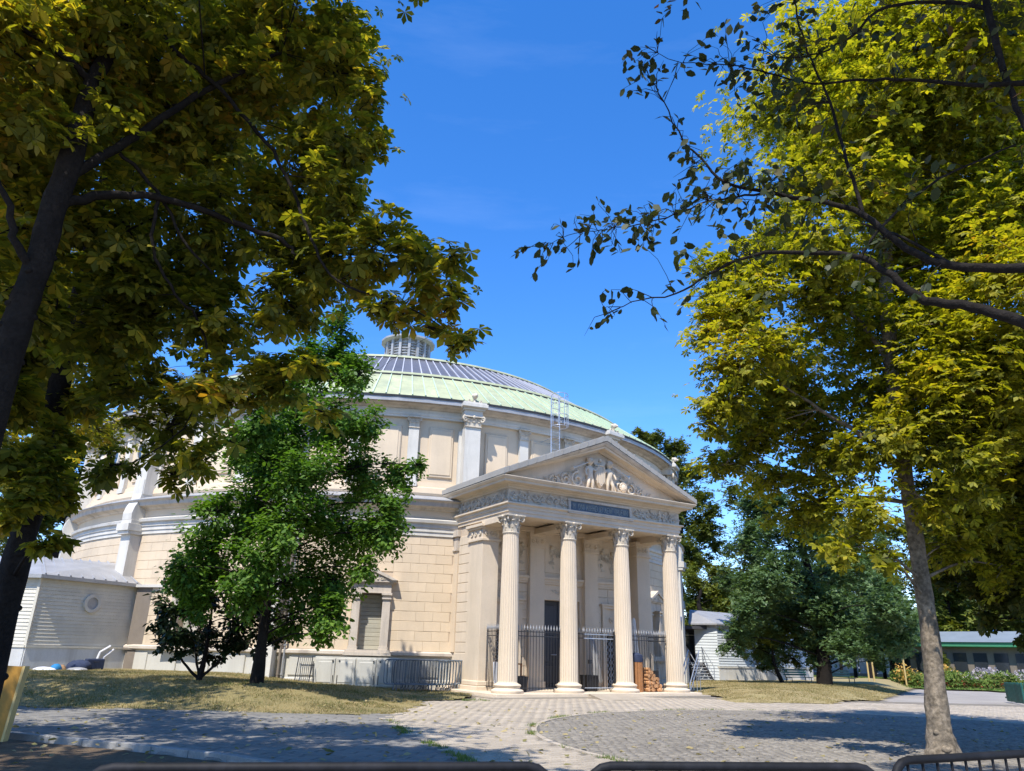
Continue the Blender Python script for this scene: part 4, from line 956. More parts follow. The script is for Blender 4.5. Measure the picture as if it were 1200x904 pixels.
# down pipes
for i, (dth, lab) in enumerate(((-3.9, 'thicker dark downpipe on the wall behind the green tree, left one of a pair'), (-3.4, 'thinner grey downpipe on the wall, right one of the pair behind the green tree'))):
    g = G(); g.tube([DW(dth, 18.8, .15), DW(dth, 18.8, 1.2), DW(dth, 18.78, 3.2), DW(dth, 18.78, 6.2)], .055 if i == 0 else .04, 10)
    for z in (.5, 1.6, 3.0, 4.5): g.lathe([(.075, 0), (.075, .06)], 10, tuple(DW(dth, 18.79, z)))
    tag(obj('downpipe', g, MT['brown'] if i == 0 else MT['lead'], smooth=50), lab, 'downpipe', 'downpipes on the drum wall')
# crowd barriers stacked against the wall
def barrier(L_=2.1, H_=1.1, m='barrier', nb=17, full=True):
    f = G(); r = .021; c = .12
    def loop(x0, x1, z0, z1):
        pts_ = []
        for (cx_, cz, a0) in ((x1 - c, z1 - c, 0), (x0 + c, z1 - c, PI / 2), (x0 + c, z0 + c, PI), (x1 - c, z0 + c, 1.5 * PI)):
            for k in range(5): a = a0 + PI / 2 * k / 4; pts_.append((cx_ + c * math.cos(a), 0, cz + c * math.sin(a)))
        return pts_ + [pts_[0]]
    f.tube(loop(-L_ / 2, L_ / 2, .22, H_), r, 8)
    fm = f.mesh('frame', MT[m], 60)
    b = G(); b.tube([(0, 0, .23), (0, 0, H_ - .01)], .008, 6); bm_ = b.mesh('bar', MT[m], 60)
    l = G(); l.tube([(0, 0, .24), (0, -.08, .12), (0, -.28, .02)], .016, 6); l.tube([(0, 0, .24), (0, .08, .12), (0, .28, .02)], .016, 6); lm = l.mesh('foot', MT[m], 60)
    return fm, bm_, lm, nb, L_
def put_barrier(spec, loc, rz, label, group, tilt=0):
    fm, bm_, lm, nb, L_ = spec; t = thing('crowd_barrier', label, 'barrier', loc, rz, group); t.rotation_euler = (tilt, 0, rz)
    link('frame', fm, t)
    for k in range(nb): link('bar', bm_, t, (-L_ / 2 + L_ * (k + 1) / (nb + 1), 0, 0))
    for s_ in (-1, 1): link('foot', lm, t, (s_ * L_ * .32, 0, 0))
    return t
spec = barrier(); n_ = 12; a_, b_ = DW(12.7, 19.35, .12), PW(-4.95, 19.2, .12)
for k in range(n_):
    t = k / (n_ - 1); loc = a_ + Vector((-.25 + .085 * k, -.55 + .15 * k, 0)) ; loc = DW(12.0, 20.4, .10) + Vector((.10 * k + random.uniform(-.05, .05), .105 * k, 0))
    lab = 'foremost blue-grey steel barrier of the stack left of the portico' if k == 0 else ('rearmost steel barrier of the stack against the portico flank' if k == n_ - 1 else 'steel barrier inside the stack left of the portico, %s from the front' % ['', 'second', 'third', 'fourth', 'fifth', 'sixth', 'seventh', 'eighth', 'ninth', 'tenth', 'eleventh', ''][k])
    put_barrier(spec, loc, R(20 + random.uniform(-11, 11)), lab, 'crowd barriers stacked beside the portico', R(random.uniform(-4, 7)))
# foreground barriers
specF = barrier(1.98, 1.1, 'blackbar', 16)
def fbar(pl, pr, lab, sp=None):
    a, b = Vector((*pl, 0)), Vector((*pr, 0)); c = (a + b) / 2; d = b - a
    put_barrier(sp or specF, c, math.atan2(d.y, d.x), lab, 'dark barriers in a line before the camera')
fbar((-1.74, 3.43), (.23, 3.82), 'dark steel barrier at the bottom edge, leftmost of the three in the foreground', barrier(2.02, 1.1, 'blackbar', 16))
fbar((.40, 3.86), (1.87, 4.07), 'dark steel barrier at the bottom edge, middle one of three in the foreground', barrier(1.5, 1.1, 'blackbar', 12))
fbar((1.98, 4.15), (3.75, 5.0), 'dark steel barrier at the bottom edge, rightmost, in front of the big trunk', barrier(1.96, 1.12, 'blackbar', 16))

# ochre board at left edge
OB = thing('ochre_board', 'ochre yellow board standing at the left edge of the road', 'board', (-8.72, 13.3, 0), R(-4))
g = G(); g.add([(-1.6, 0, .02), (.56, 0, .02), (.64, 0, 1.16), (-1.6, 0, 1.22), (-1.6, .1, .02), (.56, .1, .02), (.64, .1, 1.16), (-1.6, .1, 1.22)], [(0, 1, 2, 3), (7, 6, 5, 4), (0, 4, 5, 1), (3, 2, 6, 7), (0, 3, 7, 4), (1, 5, 6, 2)]); obj('panel', g, MT['board'], OB)
g = G(); g.add([(.56, -.012, .02), (.60, -.012, .02), (.685, -.012, 1.17), (.64, -.012, 1.17), (.56, .11, .02), (.60, .11, .02), (.685, .11, 1.17), (.64, .11, 1.17)], [(0, 1, 2, 3), (7, 6, 5, 4), (0, 4, 5, 1), (3, 2, 6, 7), (0, 3, 7, 4), (1, 5, 6, 2)]); obj('edge', g, MT['boardedge'], OB)
for x in (-1.3, .3): g = G(); g.box(x - .04, x + .04, .1, .18, -.05, 1.1); obj('post', g, MT['boardedge'], OB)

# ---------------- left annex
def clap(parent, A_, B_, z0, z1, n, m, name='siding_board', hole=None):
    A_, B_ = Vector((*A_, 0)), Vector((*B_, 0)); L_ = (B_ - A_).length; ang = math.atan2(B_.y - A_.y, B_.x - A_.x); h_ = (z1 - z0) / n
    g = G(); g.add([(0, -.030, 0), (L_, -.030, 0), (L_, -.004, h_), (0, -.004, h_), (0, .03, 0), (L_, .03, 0), (L_, .03, h_), (0, .03, h_)], [(0, 1, 2, 3), (4, 7, 6, 5), (0, 4, 5, 1), (3, 2, 6, 7), (0, 3, 7, 4), (1, 5, 6, 2)])
    me = g.mesh(name, m)
    for k in range(n): link(name, me, parent, (A_.x, A_.y, z0 + k * h_), (0, 0, ang))
    return L_, ang
AN = thing('left_annex', 'low grey clapboard annex with round window at the left of the rotunda', 'annex', (-18.28, 29.85, .0))
a0 = Vector((0, 0, 0)); a1 = Vector((2.0, 3.95, 0)); aL = Vector((-7.5, 2.2, 0)) ; aL = Vector((-6.0, .9, 0))
g = G(); g.v = []
def wallbox(g, p, q, z0, z1, th=.2):
    d = (q - p); L_ = d.length; m = Matrix.Translation((p.x, p.y, 0)) @ Matrix.Rotation(math.atan2(d.y, d.x), 4, 'Z'); return g.box(0, L_, .03, th, z0, z1, m)
wallbox(g, a0, a1, -.1, 4.0); wallbox(g, aL, a0, -.1, 4.0); obj('wall_core', g, MT['render'], AN)
g = G(); wallbox(g, a0, a1, -.1, 1.3); 
m = Matrix.Rotation(math.atan2(a1.y, a1.x), 4, 'Z'); g.box(-.02, a1.length + .02, -.05, .1, -.1, 1.30, m); mL = Matrix.Translation(aL) @ Matrix.Rotation(math.atan2(-aL.y, -aL.x), 4, 'Z'); g.box(0, aL.length - .02, -.05, .1, -.1, 1.30, mL); obj('base_wall', g, MT['render'], AN)
g = G(); g.box(-.05, a1.length + .03, -.09, .1, 1.30, 1.38, m); g.box(0, aL.length, -.09, .1, 1.30, 1.38, mL); obj('drip_rail', g, MT['siding'], AN)
clap(AN, (0, 0), (a1.x, a1.y), 1.40, 3.98, 19, MT['siding']); clap(AN, (aL.x, aL.y), (0, 0), 1.40, 3.98, 19, MT['siding'])
g = G(); g.box(-.06, .04, -.06, .04, 1.38, 4.0); obj('corner_board', g, MT['siding'], AN)
g = G(); g.box(-.05, .05, -.05, .05, 1.38, 4.0); obj('corner_board', g, MT['siding'], AN, a1)
# round window
d_ = a1.normalized(); ctr = a1 * .52
g = G()
mW = Matrix.Translation((ctr.x, ctr.y, 3.05)) @ Matrix.Rotation(math.atan2(a1.y, a1.x), 4, 'Z')
for k in range(24):
    a, b = 2 * PI * k / 24, 2 * PI * (k + 1) / 24; q = lambda t, rr, y: mW @ Vector((rr * math.cos(t), y, rr * math.sin(t)))
    g.add([q(a, .24, -.10), q(b, .24, -.10), q(b, .37, -.10), q(a, .37, -.10), q(a, .24, .0), q(b, .24, .0), q(b, .37, .0), q(a, .37, .0)], [(0, 1, 2, 3), (0, 4, 5, 1), (3, 2, 6, 7)])
rw = obj('round_window', g, MT['white'], AN)
g = G(); g.add([mW @ Vector((.25 * math.cos(2 * PI * k / 24), -.045, .25 * math.sin(2 * PI * k / 24))) for k in range(24)], [tuple(range(24))]); obj('pane', g, MT['lead'], rw)
# roof
e0, e1, eL = a0 + Vector((.15, -.3, 0)), a1 + Vector((.22, -.05, 0)), aL + Vector((-.2, -.25, 0)); rz_ = 4.0
inn = Vector((-2.6, 3.2, 0))
g = G(); T0, T1, TL = e0, e1, eL; K0 = Vector((-2.2, 3.1, 0)); K1 = a1 + Vector((-1.6, 1.2, 0)); KL = aL + Vector((0, 3.1, 0))
up1 = 1.0
g.add([(T0.x, T0.y, rz_), (T1.x, T1.y, rz_), (K1.x, K1.y, rz_ + up1), (K0.x, K0.y, rz_ + up1), (TL.x, TL.y, rz_), (KL.x, KL.y, rz_ + up1)], [(0, 1, 2, 3), (4, 0, 3, 5)])
g.add([(T0.x, T0.y, rz_ - .14), (T1.x, T1.y, rz_ - .14), (T1.x, T1.y, rz_), (T0.x, T0.y, rz_), (TL.x, TL.y, rz_ - .14), (TL.x, TL.y, rz_)], [(0, 1, 2, 3), (4, 0, 3, 5)])
g.add([(T0.x, T0.y, rz_ - .14), (T1.x, T1.y, rz_ - .14), (a1.x - .1, a1.y, rz_ - .14), (a0.x - .1, a0.y + .1, rz_ - .14), (TL.x, TL.y, rz_ - .14), (aL.x, aL.y, rz_ - .14)], [(0, 1, 2, 3), (4, 0, 3, 5)])
obj('roof', g, MT['lead'], AN)
for k in range(9):
    t = (k + .3) / 9; a = T0.lerp(T1, t); b = K0.lerp(K1, t); g = G(); g.tube([(a.x, a.y, rz_ + .03), (b.x, b.y, rz_ + up1 + .03)], .035, 6); obj('roof_seam', g, MT['lead'], AN)
# link to the drum, its recess shade put into the brown colour
g = G(); b0, b1 = Vector((2.05, 3.62, 0)), Vector((3.18, 3.30, 0)); wallbox(g, b0, b1, -.1, 3.85, 1.3); bl = obj('link_wall', g, MT['brown'], AN)
mB = Matrix.Translation(b0) @ Matrix.Rotation(math.atan2(b1.y - b0.y, b1.x - b0.x), 4, 'Z')
g = G(); g.box(-.1, (b1 - b0).length + .25, -.1, .3, 3.85, 3.97, mB); obj('link_roof', g, MT['white'], AN)
g = G(); g.box(.12, .62, -.02, .05, .35, 1.2, mB); obj('link_hatch', g, MT['brown'], AN); g = G(); g.box(-.1, .9, -.06, .05, 1.28, 1.36, mB); obj('link_rail', g, MT['brown'], AN)
# handrail posts beside the annex
HR = thing('white_handrail', 'short white bent handrail and post at the right end of the left annex', 'handrail', (-16.75, 32.55, .42), R(60))
g = G(); g.tube([(-.35, -.15, 0), (-.15, -.15, .75), (.25, -.15, .98)], .05, 8); obj('rail', g, MT['cloth'], HR)
g = G(); g.tube([(.0, -.15, .0), (.05, -.15, .55), (.42, -.15, .85)], .045, 8); obj('rail', g, MT['cloth'], HR)
g = G(); g.box(-.5, .5, -.3, .05, -.1, .06); obj('foot_slab', g, MT['kerb'], HR)
# belongings by the annex wall
def blob(name, c, sz, m, lab, cat, grp='belongings piled against the annex wall', bumps=6, seed=1):
    random.seed(seed); g = G(); g.ball((0, 0, 0), 1, 16, 12); pts_ = []
    bl_ = [(Vector((random.gauss(0, 1), random.gauss(0, 1), random.gauss(0, 1))).normalized(), random.uniform(.1, .35)) for _ in range(bumps)]
    vs = []
    for v in g.v:
        v = Vector(v); k = 1 + sum(h_ * max(0, v.dot(d)) ** 3 for d, h_ in bl_) + .05 * math.sin(v.x * 9) * math.sin(v.y * 7 + v.z * 8)
        q = v * k; vs.append((q.x * sz[0], q.y * sz[1], max(q.z * sz[2], -sz[2] * .7)))
    g.v = vs; return tag(obj(name, g, m, None, (c[0], c[1], c[2] + sz[2] * .6), smooth=60), lab, cat, grp)
q = at(62, 786, 34.2); blob('white_cloth', (at(50, 786, 34)[0], at(50, 786, 34)[1], .48), (.38, .2, .09), MT['cloth'], 'crumpled white cloth on the grass at the left of the pile', 'cloth', seed=3)
q = at(66, 782, 34.2); blob('blue_bag', (q[0], q[1], .46), (.20, .18, .17), MT['cyan'], 'bright blue bag in the pile by the annex wall', 'bag', seed=4)
q = at(73, 780, 34.3); blob('tan_bag', (q[0], q[1], .46), (.12, .12, .14), MT['tan'], 'small tan bundle beside the bright blue bag', 'bag', seed=5)
q = at(92, 779, 34.8); blob('dark_bag', (q[0], q[1], .52), (.42, .3, .23), MT['navy'], 'slumped dark duffel bag beside the suitcase', 'bag', seed=6)
q = at(88, 784, 34.2); blob('grey_sack', (q[0], q[1], .46), (.35, .22, .10), MT['lead'], 'flat grey sack in front of the dark duffel bag', 'bag', seed=8)
q = at(109, 785, 35); SCs = thing('navy_suitcase', 'navy suitcase lying at the right of the pile by the annex', 'suitcase', (q[0], q[1], .52), R(58))
g = G(); g.box(-.36, .36, -.12, .12, 0, .42); obj('shell', g, MT['navy'], SCs, bevel=.05); g = G(); g.tube([(-.1, -.13, .3), (-.1, -.17, .3), (.1, -.17, .3), (.1, -.13, .3)], .015, 6); obj('handle', g, MT['black'], SCs)
random.seed(21)

# ---------------- right annex with stairs
RA = thing('right_annex', 'pale grey clapboard annex on a white base right of the portico', 'annex', (12.4, 45.4, 0))
b1 = Vector((7.5, 5.4, 0)); bL = Vector((-1.1, .9, 0))
mR = Matrix.Rotation(math.atan2(b1.y, b1.x), 4, 'Z')
g = G(); g.box(0, b1.length, .03, .3, -.1, 3.4, mR); wallbox(g, bL, Vector((0, 0, 0)), -.1, 3.4, .3); obj('wall_core', g, MT['render'], RA)
g = G(); g.box(-.02, b1.length, -.05, .1, -.1, .98, mR); obj('base_wall', g, MT['white'], RA)
g = G(); g.box(-.04, b1.length, -.08, .1, .98, 1.06, mR); obj('drip_rail', g, MT['siding'], RA)
clap(RA, (0, 0), (b1.x, b1.y), 1.08, 3.2, 15, MT['sidingc']); clap(RA, (bL.x, bL.y), (0, 0), 0.3, 3.2, 18, MT['sidingc'])
g = G(); g.box(-.1, b1.length, -.12, .1, 3.2, 3.42, mR); obj('fascia', g, MT['siding'], RA)
g = G(); k0 = Vector((-1.3, .8, 0)); n_ = Vector((b1.y, -b1.x, 0)).normalized(); q0, q1 = n_ * .3, b1 + n_ * .3; q2, q3 = b1 - n_ * 3, -n_ * 3
g.add([(q0.x - .2, q0.y, 3.42), (q1.x, q1.y, 3.42), (q2.x, q2.y, 4.3), (q3.x + .8, q3.y, 4.3), (bL.x - .4, bL.y - .3, 3.42), (q0.x - .2, q0.y, 3.34), (q1.x, q1.y, 3.34), (bL.x - .4, bL.y - .3, 3.34)], [(0, 1, 2, 3), (4, 0, 3), (0, 5, 6, 1), (4, 7, 5, 0), (7, 6, 5)]); obj('roof', g, MT['lead'], RA)
# dark recessed entrance between annex and drum
EN = thing('side_entrance', 'dark recessed side entrance with glazed door at the top of the steps', 'entrance', (10.9, 46.6, 0), R(0))
g = G(); g.box(-.5, .95, .5, .7, 0, 3.3); g.box(-.6, 1.0, -.9, .7, 3.1, 3.28); obj('frame', g, MT['gutter'], EN)
g = G(); g.box(-.1, .55, .42, .5, 1.1, 2.9); dd = obj('door', g, MT['glass'], EN)
for x in (-.12, .55): g = G(); g.box(x - .03, x + .03, .38, .5, 1.05, 2.95); obj('door_frame', g, MT['brown'], dd)
g = G(); g.box(-.1, .55, .37, .42, 2.75, 2.8); obj('transom', g, MT['siding'], dd)
ST = thing('metal_stairs', 'small grey metal staircase with slanting handrails leading up to the side entrance', 'stairs', (11.35, 44.3, .1), R(8))
for k in range(7):
    g = G(); g.box(-.45, .45, k * .22, k * .22 + .25, k * .15 + .1, k * .15 + .14); obj('tread', g, MT['lead'], ST)
for x in (-.48, .48):
    g = G(); g.add([(x, 0, 0), (x, .25, 0), (x, 1.7, .95), (x, 1.7, 1.15), (x, 1.5, 1.15), (x, 0, .18), (x + .03, 0, 0), (x + .03, .25, 0), (x + .03, 1.7, .95), (x + .03, 1.7, 1.15), (x + .03, 1.5, 1.15), (x + .03, 0, .18)], [tuple(range(6)), tuple(range(11, 5, -1))] + [(j, (j + 1) % 6, (j + 1) % 6 + 6, j + 6) for j in range(6)]); obj('stringer', g, MT['gutter'], ST)
    g = G(); g.tube([(x, 0, .1), (x, 0, .95), (x, 1.6, 2.0), (x, 2.2, 2.0)], .022, 6); g.tube([(x, 0, .5), (x, 1.6, 1.55)], .018, 6); g.tube([(x, 1.6, 1.1), (x, 1.6, 2.0)], .02, 6); obj('handrail', g, MT['steel'], ST)
g = G(); g.box(-.6, .9, 1.6, 2.6, 1.08, 1.14); obj('landing', g, MT['lead'], ST)
RP = thing('access_ramp_rail', 'sloping grey metal handrails beside the rightmost portico column', 'handrail', PW(5.25, 21.9, .1), R(62))
for (y_) in (0, .5):
    g = G(); g.tube([(0, y_, 0), (0, y_, .35), (1.9, y_, 1.75)], .024, 8); obj('rail', g, MT['steel'], RP)
    g = G(); g.tube([(0, y_, .05), (1.9, y_, 1.35)], .02, 8); obj('rail', g, MT['steel'], RP)
    for k in range(1, 4): g = G(); g.tube([(k * .6, y_, 0), (k * .6, y_, .35 + k * .44)], .016, 6); obj('post', g, MT['steel'], RP)
g = G(); g.box(-.25, .3, -.1, .7, -.1, .12); obj('foot_plate', g, MT['gutter'], RP, bevel=.02)
# spotlight box on the drum
SL = thing('wall_floodlight', 'small blue-grey floodlight box on the drum wall right of the last column', 'floodlight', DW(66.2, 18.95, 3.35), R(66))
g = G(); g.box(-.16, .16, -.14, .1, 0, .28); obj('housing', g, MT['blue'], SL, bevel=.02); g = G(); g.box(-.03, .03, -.05, .3, -.3, 0); obj('bracket', g, MT['lead'], SL)

# ---------------- things in the portico
def planter(c, lab, s=.5, h=.55):
    t = thing('black_planter', lab, 'planter', c, PHI, 'square black planters behind the railing')
    g = G(); a = s / 2; g.add([(-a * .85, -a * .85, 0), (a * .85, -a * .85, 0), (a * .85, a * .85, 0), (-a * .85, a * .85, 0), (-a, -a, h), (a, -a, h), (a, a, h), (-a, a, h), (-a * .85, -a * .85, h), (a * .85, -a * .85, h), (a * .85, a * .85, h), (-a * .85, a * .85, h), (-a * .85, -a * .85, h - .06), (a * .85, -a * .85, h - .06), (a * .85, a * .85, h - .06), (-a * .85, a * .85, h - .06)],
                      [(0, 1, 5, 4), (1, 2, 6, 5), (2, 3, 7, 6), (3, 0, 4, 7), (4, 5, 9, 8), (5, 6, 10, 9), (6, 7, 11, 10), (7, 4, 8, 11), (8, 9, 13, 12), (9, 10, 14, 13), (10, 11, 15, 14), (11, 8, 12, 15), (12, 13, 14, 15)])
    obj('tub', g, MT['black'], t); return t
planter(PW(-3.15, 21.4, .16), 'black square planter right of the leftmost column')
planter(PW(.35, 21.2, .16), 'black square planter standing behind the gate', .55, .6)
def parasol(c, lab, h=2.5, m='parasol', lean=0):
    t = thing('closed_parasol', lab, 'parasol', c, 0, 'closed parasols standing in the portico'); t.rotation_euler = (0, lean, PHI)
    g = G(); g.tube([(0, 0, 0), (0, 0, h)], .022, 8); obj('pole', g, MT['lead'], t)
    g = G(); g.lathe([(.03, h + .05), (.07, h - .05), (.09, h - .4), (.13, h - 1.0), (.19, h - 1.65), (.17, h - 1.72)], 24, f=lambda a, z: 1 + .18 * math.cos(a * 8)); obj('canopy', g, MT[m], t, smooth=70)
    g = G(); g.box(-.25, .25, -.25, .25, 0, .09); obj('foot', g, MT['kerb'], t, bevel=.02); return t
parasol(PW(3.05, 20.9, .16), 'closed pale parasol in the rightmost bay of the portico', 2.9)
parasol(PW(-3.3, 20.9, .16), 'closed pale parasol half hidden behind the leftmost column', 2.1)
parasol(PW(1.0, 20.7, .16), 'closed grey parasol leaning behind the gate', 2.1, 'lead', R(-5))
parasol(PW(1.35, 20.5, .16), 'closed grey parasol next to the column right of the gate', 2.0, 'lead', R(-7))
# white panel left
g = G(); g.box(-.4, .4, -.03, .03, 0, 1.05); tag(obj('whiteboard', g, MT['cloth'], None, PW(-3.85, 21.4, .16), (R(-6), 0, PHI), bevel=.01), 'white board leaning behind the railing left of the first column', 'board')
TBt = thing('brown_table', 'narrow brown wooden table in front of the left anta', 'table', PW(-3.2, 20.6, .16), PHI)
g = G(); g.box(-.5, .5, -.3, .3, .95, 1.0); obj('table_top', g, MT['wood'], TBt)
for x in (-.46, .46):
    for y in (-.26, .26): g = G(); g.box(x - .025, x + .025, y - .025, y + .025, 0, .95); obj('leg', g, MT['wood'], TBt)
# wooden barrel-like bin with dark lid
BN = thing('slatted_wood_bin', 'upright orange-brown wooden slat bin with a dark lid beside the logs', 'bin', PW(2.15, 22.0, .16), PHI)
for k in range(14):
    a = 2 * PI * k / 14; g = G(); g.box(-.055, .055, -.015, .015, 0, 1.15); obj('slat', g, MT['wood'], BN, (.27 * math.cos(a), .27 * math.sin(a), 0), (0, 0, a + PI / 2), bevel=.006)
g = G(); g.lathe([(.24, 0), (.24, 1.1)], 16); obj('liner', g, MT['black'], BN); g = G(); g.lathe([(.30, 1.15), (.31, 1.22), (.29, 1.42), (.12, 1.50), (.0, 1.51)], 16); obj('lid', g, MT['navy'], BN, smooth=50)
lg = G(); lg.v = []
logs = G(); prof = [(math.cos(a) * .075, math.sin(a) * .075) for a in (0, .8, 1.7, 2.4, 3.3, 4.1, 5.0, 5.7)]
logs.prism([(x, z) for x, z in prof], -.22, .22); log_me = logs.mesh('firewood_log', MT['logend'])
rows_ = [(.16, 5), (.30, 5), (.43, 4), (.56, 4), (.69, 3), (.82, 2), (.94, 1)]
i_ = 0
for z, n in rows_:
    for k in range(n):
        o = link('firewood_log', log_me, None, PW(2.62 + k * .15 + (i_ % 2) * .05 + random.uniform(-.01, .01), 22.05, z + .09), (0, random.uniform(0, 6), PHI + random.uniform(-.15, .15)), (1, random.uniform(.8, 1.1), 1))
        lab = 'split log in the %s row of the heap, %s from the slatted bin' % (['bottom', 'second lowest', 'third lowest', 'middle', 'third highest', 'second highest', 'top'][rows_.index((z, n))], ['first', 'second', 'third', 'fourth', 'fifth'][k])
        if z > .93: lab = 'topmost split log of the heap beside the slatted bin'
        tag(o, lab, 'log', 'split logs heaped in the rightmost bay'); i_ += 1
# chair/handrail bits in right bay
CHs = thing('folded_chair', 'dark folded metal chair behind the railing beside the rightmost column', 'chair', PW(3.75, 21.3, .16), PHI)
g = G(); g.tube([(-.2, 0, 0), (-.05, .1, 1.5)], .02, 6); g.tube([(.2, 0, 0), (.3, .1, 1.2)], .02, 6); g.tube([(-.2, .25, 0), (.25, 0, .9)], .02, 6); g.box(-.15, .25, -.02, .02, .35, .8); obj('frame', g, MT['iron'], CHs)

# ================================================================== TREES AND PLANTS
def tmpl_palmate(n=6, fold=.12, droop=.22):
    V = []; F = []
    angs = [-118, -68, -24, 24, 68, 118] if n == 6 else [-120, -80, -40, 0, 40, 80, 120]
    for i, a in enumerate(angs):
        L_ = .56 - .16 * abs(a) / 120; a = R(a); c, s = math.cos(a), math.sin(a); o = len(V)
        for (u_, v_) in ((0.02, 0), (.68, .15), (1.0, .0), (.68, -.15), (.6, 0)):
            x, y = u_ * L_, v_ * L_ * 1.6; z = -droop * (u_ * L_) ** 2 * 2.2 + (fold * abs(v_) * L_ * 2)
            V.append((x * c - y * s, x * s + y * c, z))
        F += [(o, o + 4, o + 2, o + 1), (o, o + 3, o + 2, o + 4)]
    return np.array(V), np.array(F)
def tmpl_palm1(droop=.2):
    V = []; F = []
    for a in [-118, -68, -24, 24, 68, 118]:
        L_ = .58 - .16 * abs(a) / 120; a = R(a); c, s = math.cos(a), math.sin(a); o = len(V)
        for (u_, v_) in ((0.02, 0), (.66, .17), (1.0, .0), (.66, -.17)):
            x, y = u_ * L_, v_ * L_ * 1.3; V.append((x * c - y * s, x * s + y * c, -droop * (u_ * L_) ** 2 * 2.2 + .05 * (v_ < 0)))
        F.append((o, o + 3, o + 2, o + 1))
    return np.array(V), np.array(F)
def tmpl_oval(w_=.27, droop=.15):
    V = [(0, 0, 0), (.35, w_, .04), (.75, w_ * .8, -.02 - droop * .5), (1, 0, -droop), (.75, -w_ * .8, -.02 - droop * .5), (.35, -w_, .04), (.5, 0, -.03)]
    return np.array(V, float), np.array([(0, 6, 2, 1), (6, 3, 2, 2)][:1] + [(0, 5, 4, 6), (6, 4, 3, 2)])
def tmpl_spray(k=5, seed=1):
    r_ = np.random.default_rng(seed); V = []; F = []
    for i in range(k):
        a = 2 * PI * i / k + r_.uniform(-.3, .3); o = len(V); d = np.array([math.cos(a), math.sin(a), r_.uniform(-.4, .3)]); s = np.array([-math.sin(a), math.cos(a), r_.uniform(-.5, .5)]); c0 = r_.normal(0, .12, 3)
        for (u_, v_) in ((.05, 0), (.45, .2), (.9, 0), (.45, -.2)): V.append(c0 + d * u_ * .7 + s * v_ * .75)
        F.append((o, o + 1, o + 2, o + 3))
    return np.array(V), np.array(F)
PALM, OVAL, SPRAY, PALM1 = tmpl_palmate(), tmpl_oval(), tmpl_spray(), tmpl_palm1()
def frames(dirs, normals):
    X = dirs / np.linalg.norm(dirs, axis=1)[:, None]; Z = normals - X * np.sum(normals * X, 1)[:, None]; Z /= np.linalg.norm(Z, axis=1)[:, None] + 1e-9
    Y = np.cross(Z, X); return X, Y, Z
def leaf_stuff(name, pos, dirs, normals, size, tmpl, m, parent):
    TV, TF = tmpl; X, Y, Z = frames(dirs, normals); s = size[:, None, None]
    V = pos[:, None] + s * (TV[None, :, 0:1] * X[:, None] + TV[None, :, 1:2] * Y[:, None] + TV[None, :, 2:3] * Z[:, None])
    F = (TF[None] + (np.arange(len(pos)) * len(TV))[:, None, None]).reshape(-1, TF.shape[1])
    return tag(link(name, npmesh(name, V.reshape(-1, 3), F, m), parent), kind='stuff')
TLM = {}
def leaf_single(tmpl, key, m):
    if key not in TLM:
        me = npmesh('leaf', tmpl[0].copy(), tmpl[1], m); TLM[key] = me
    return TLM[key]
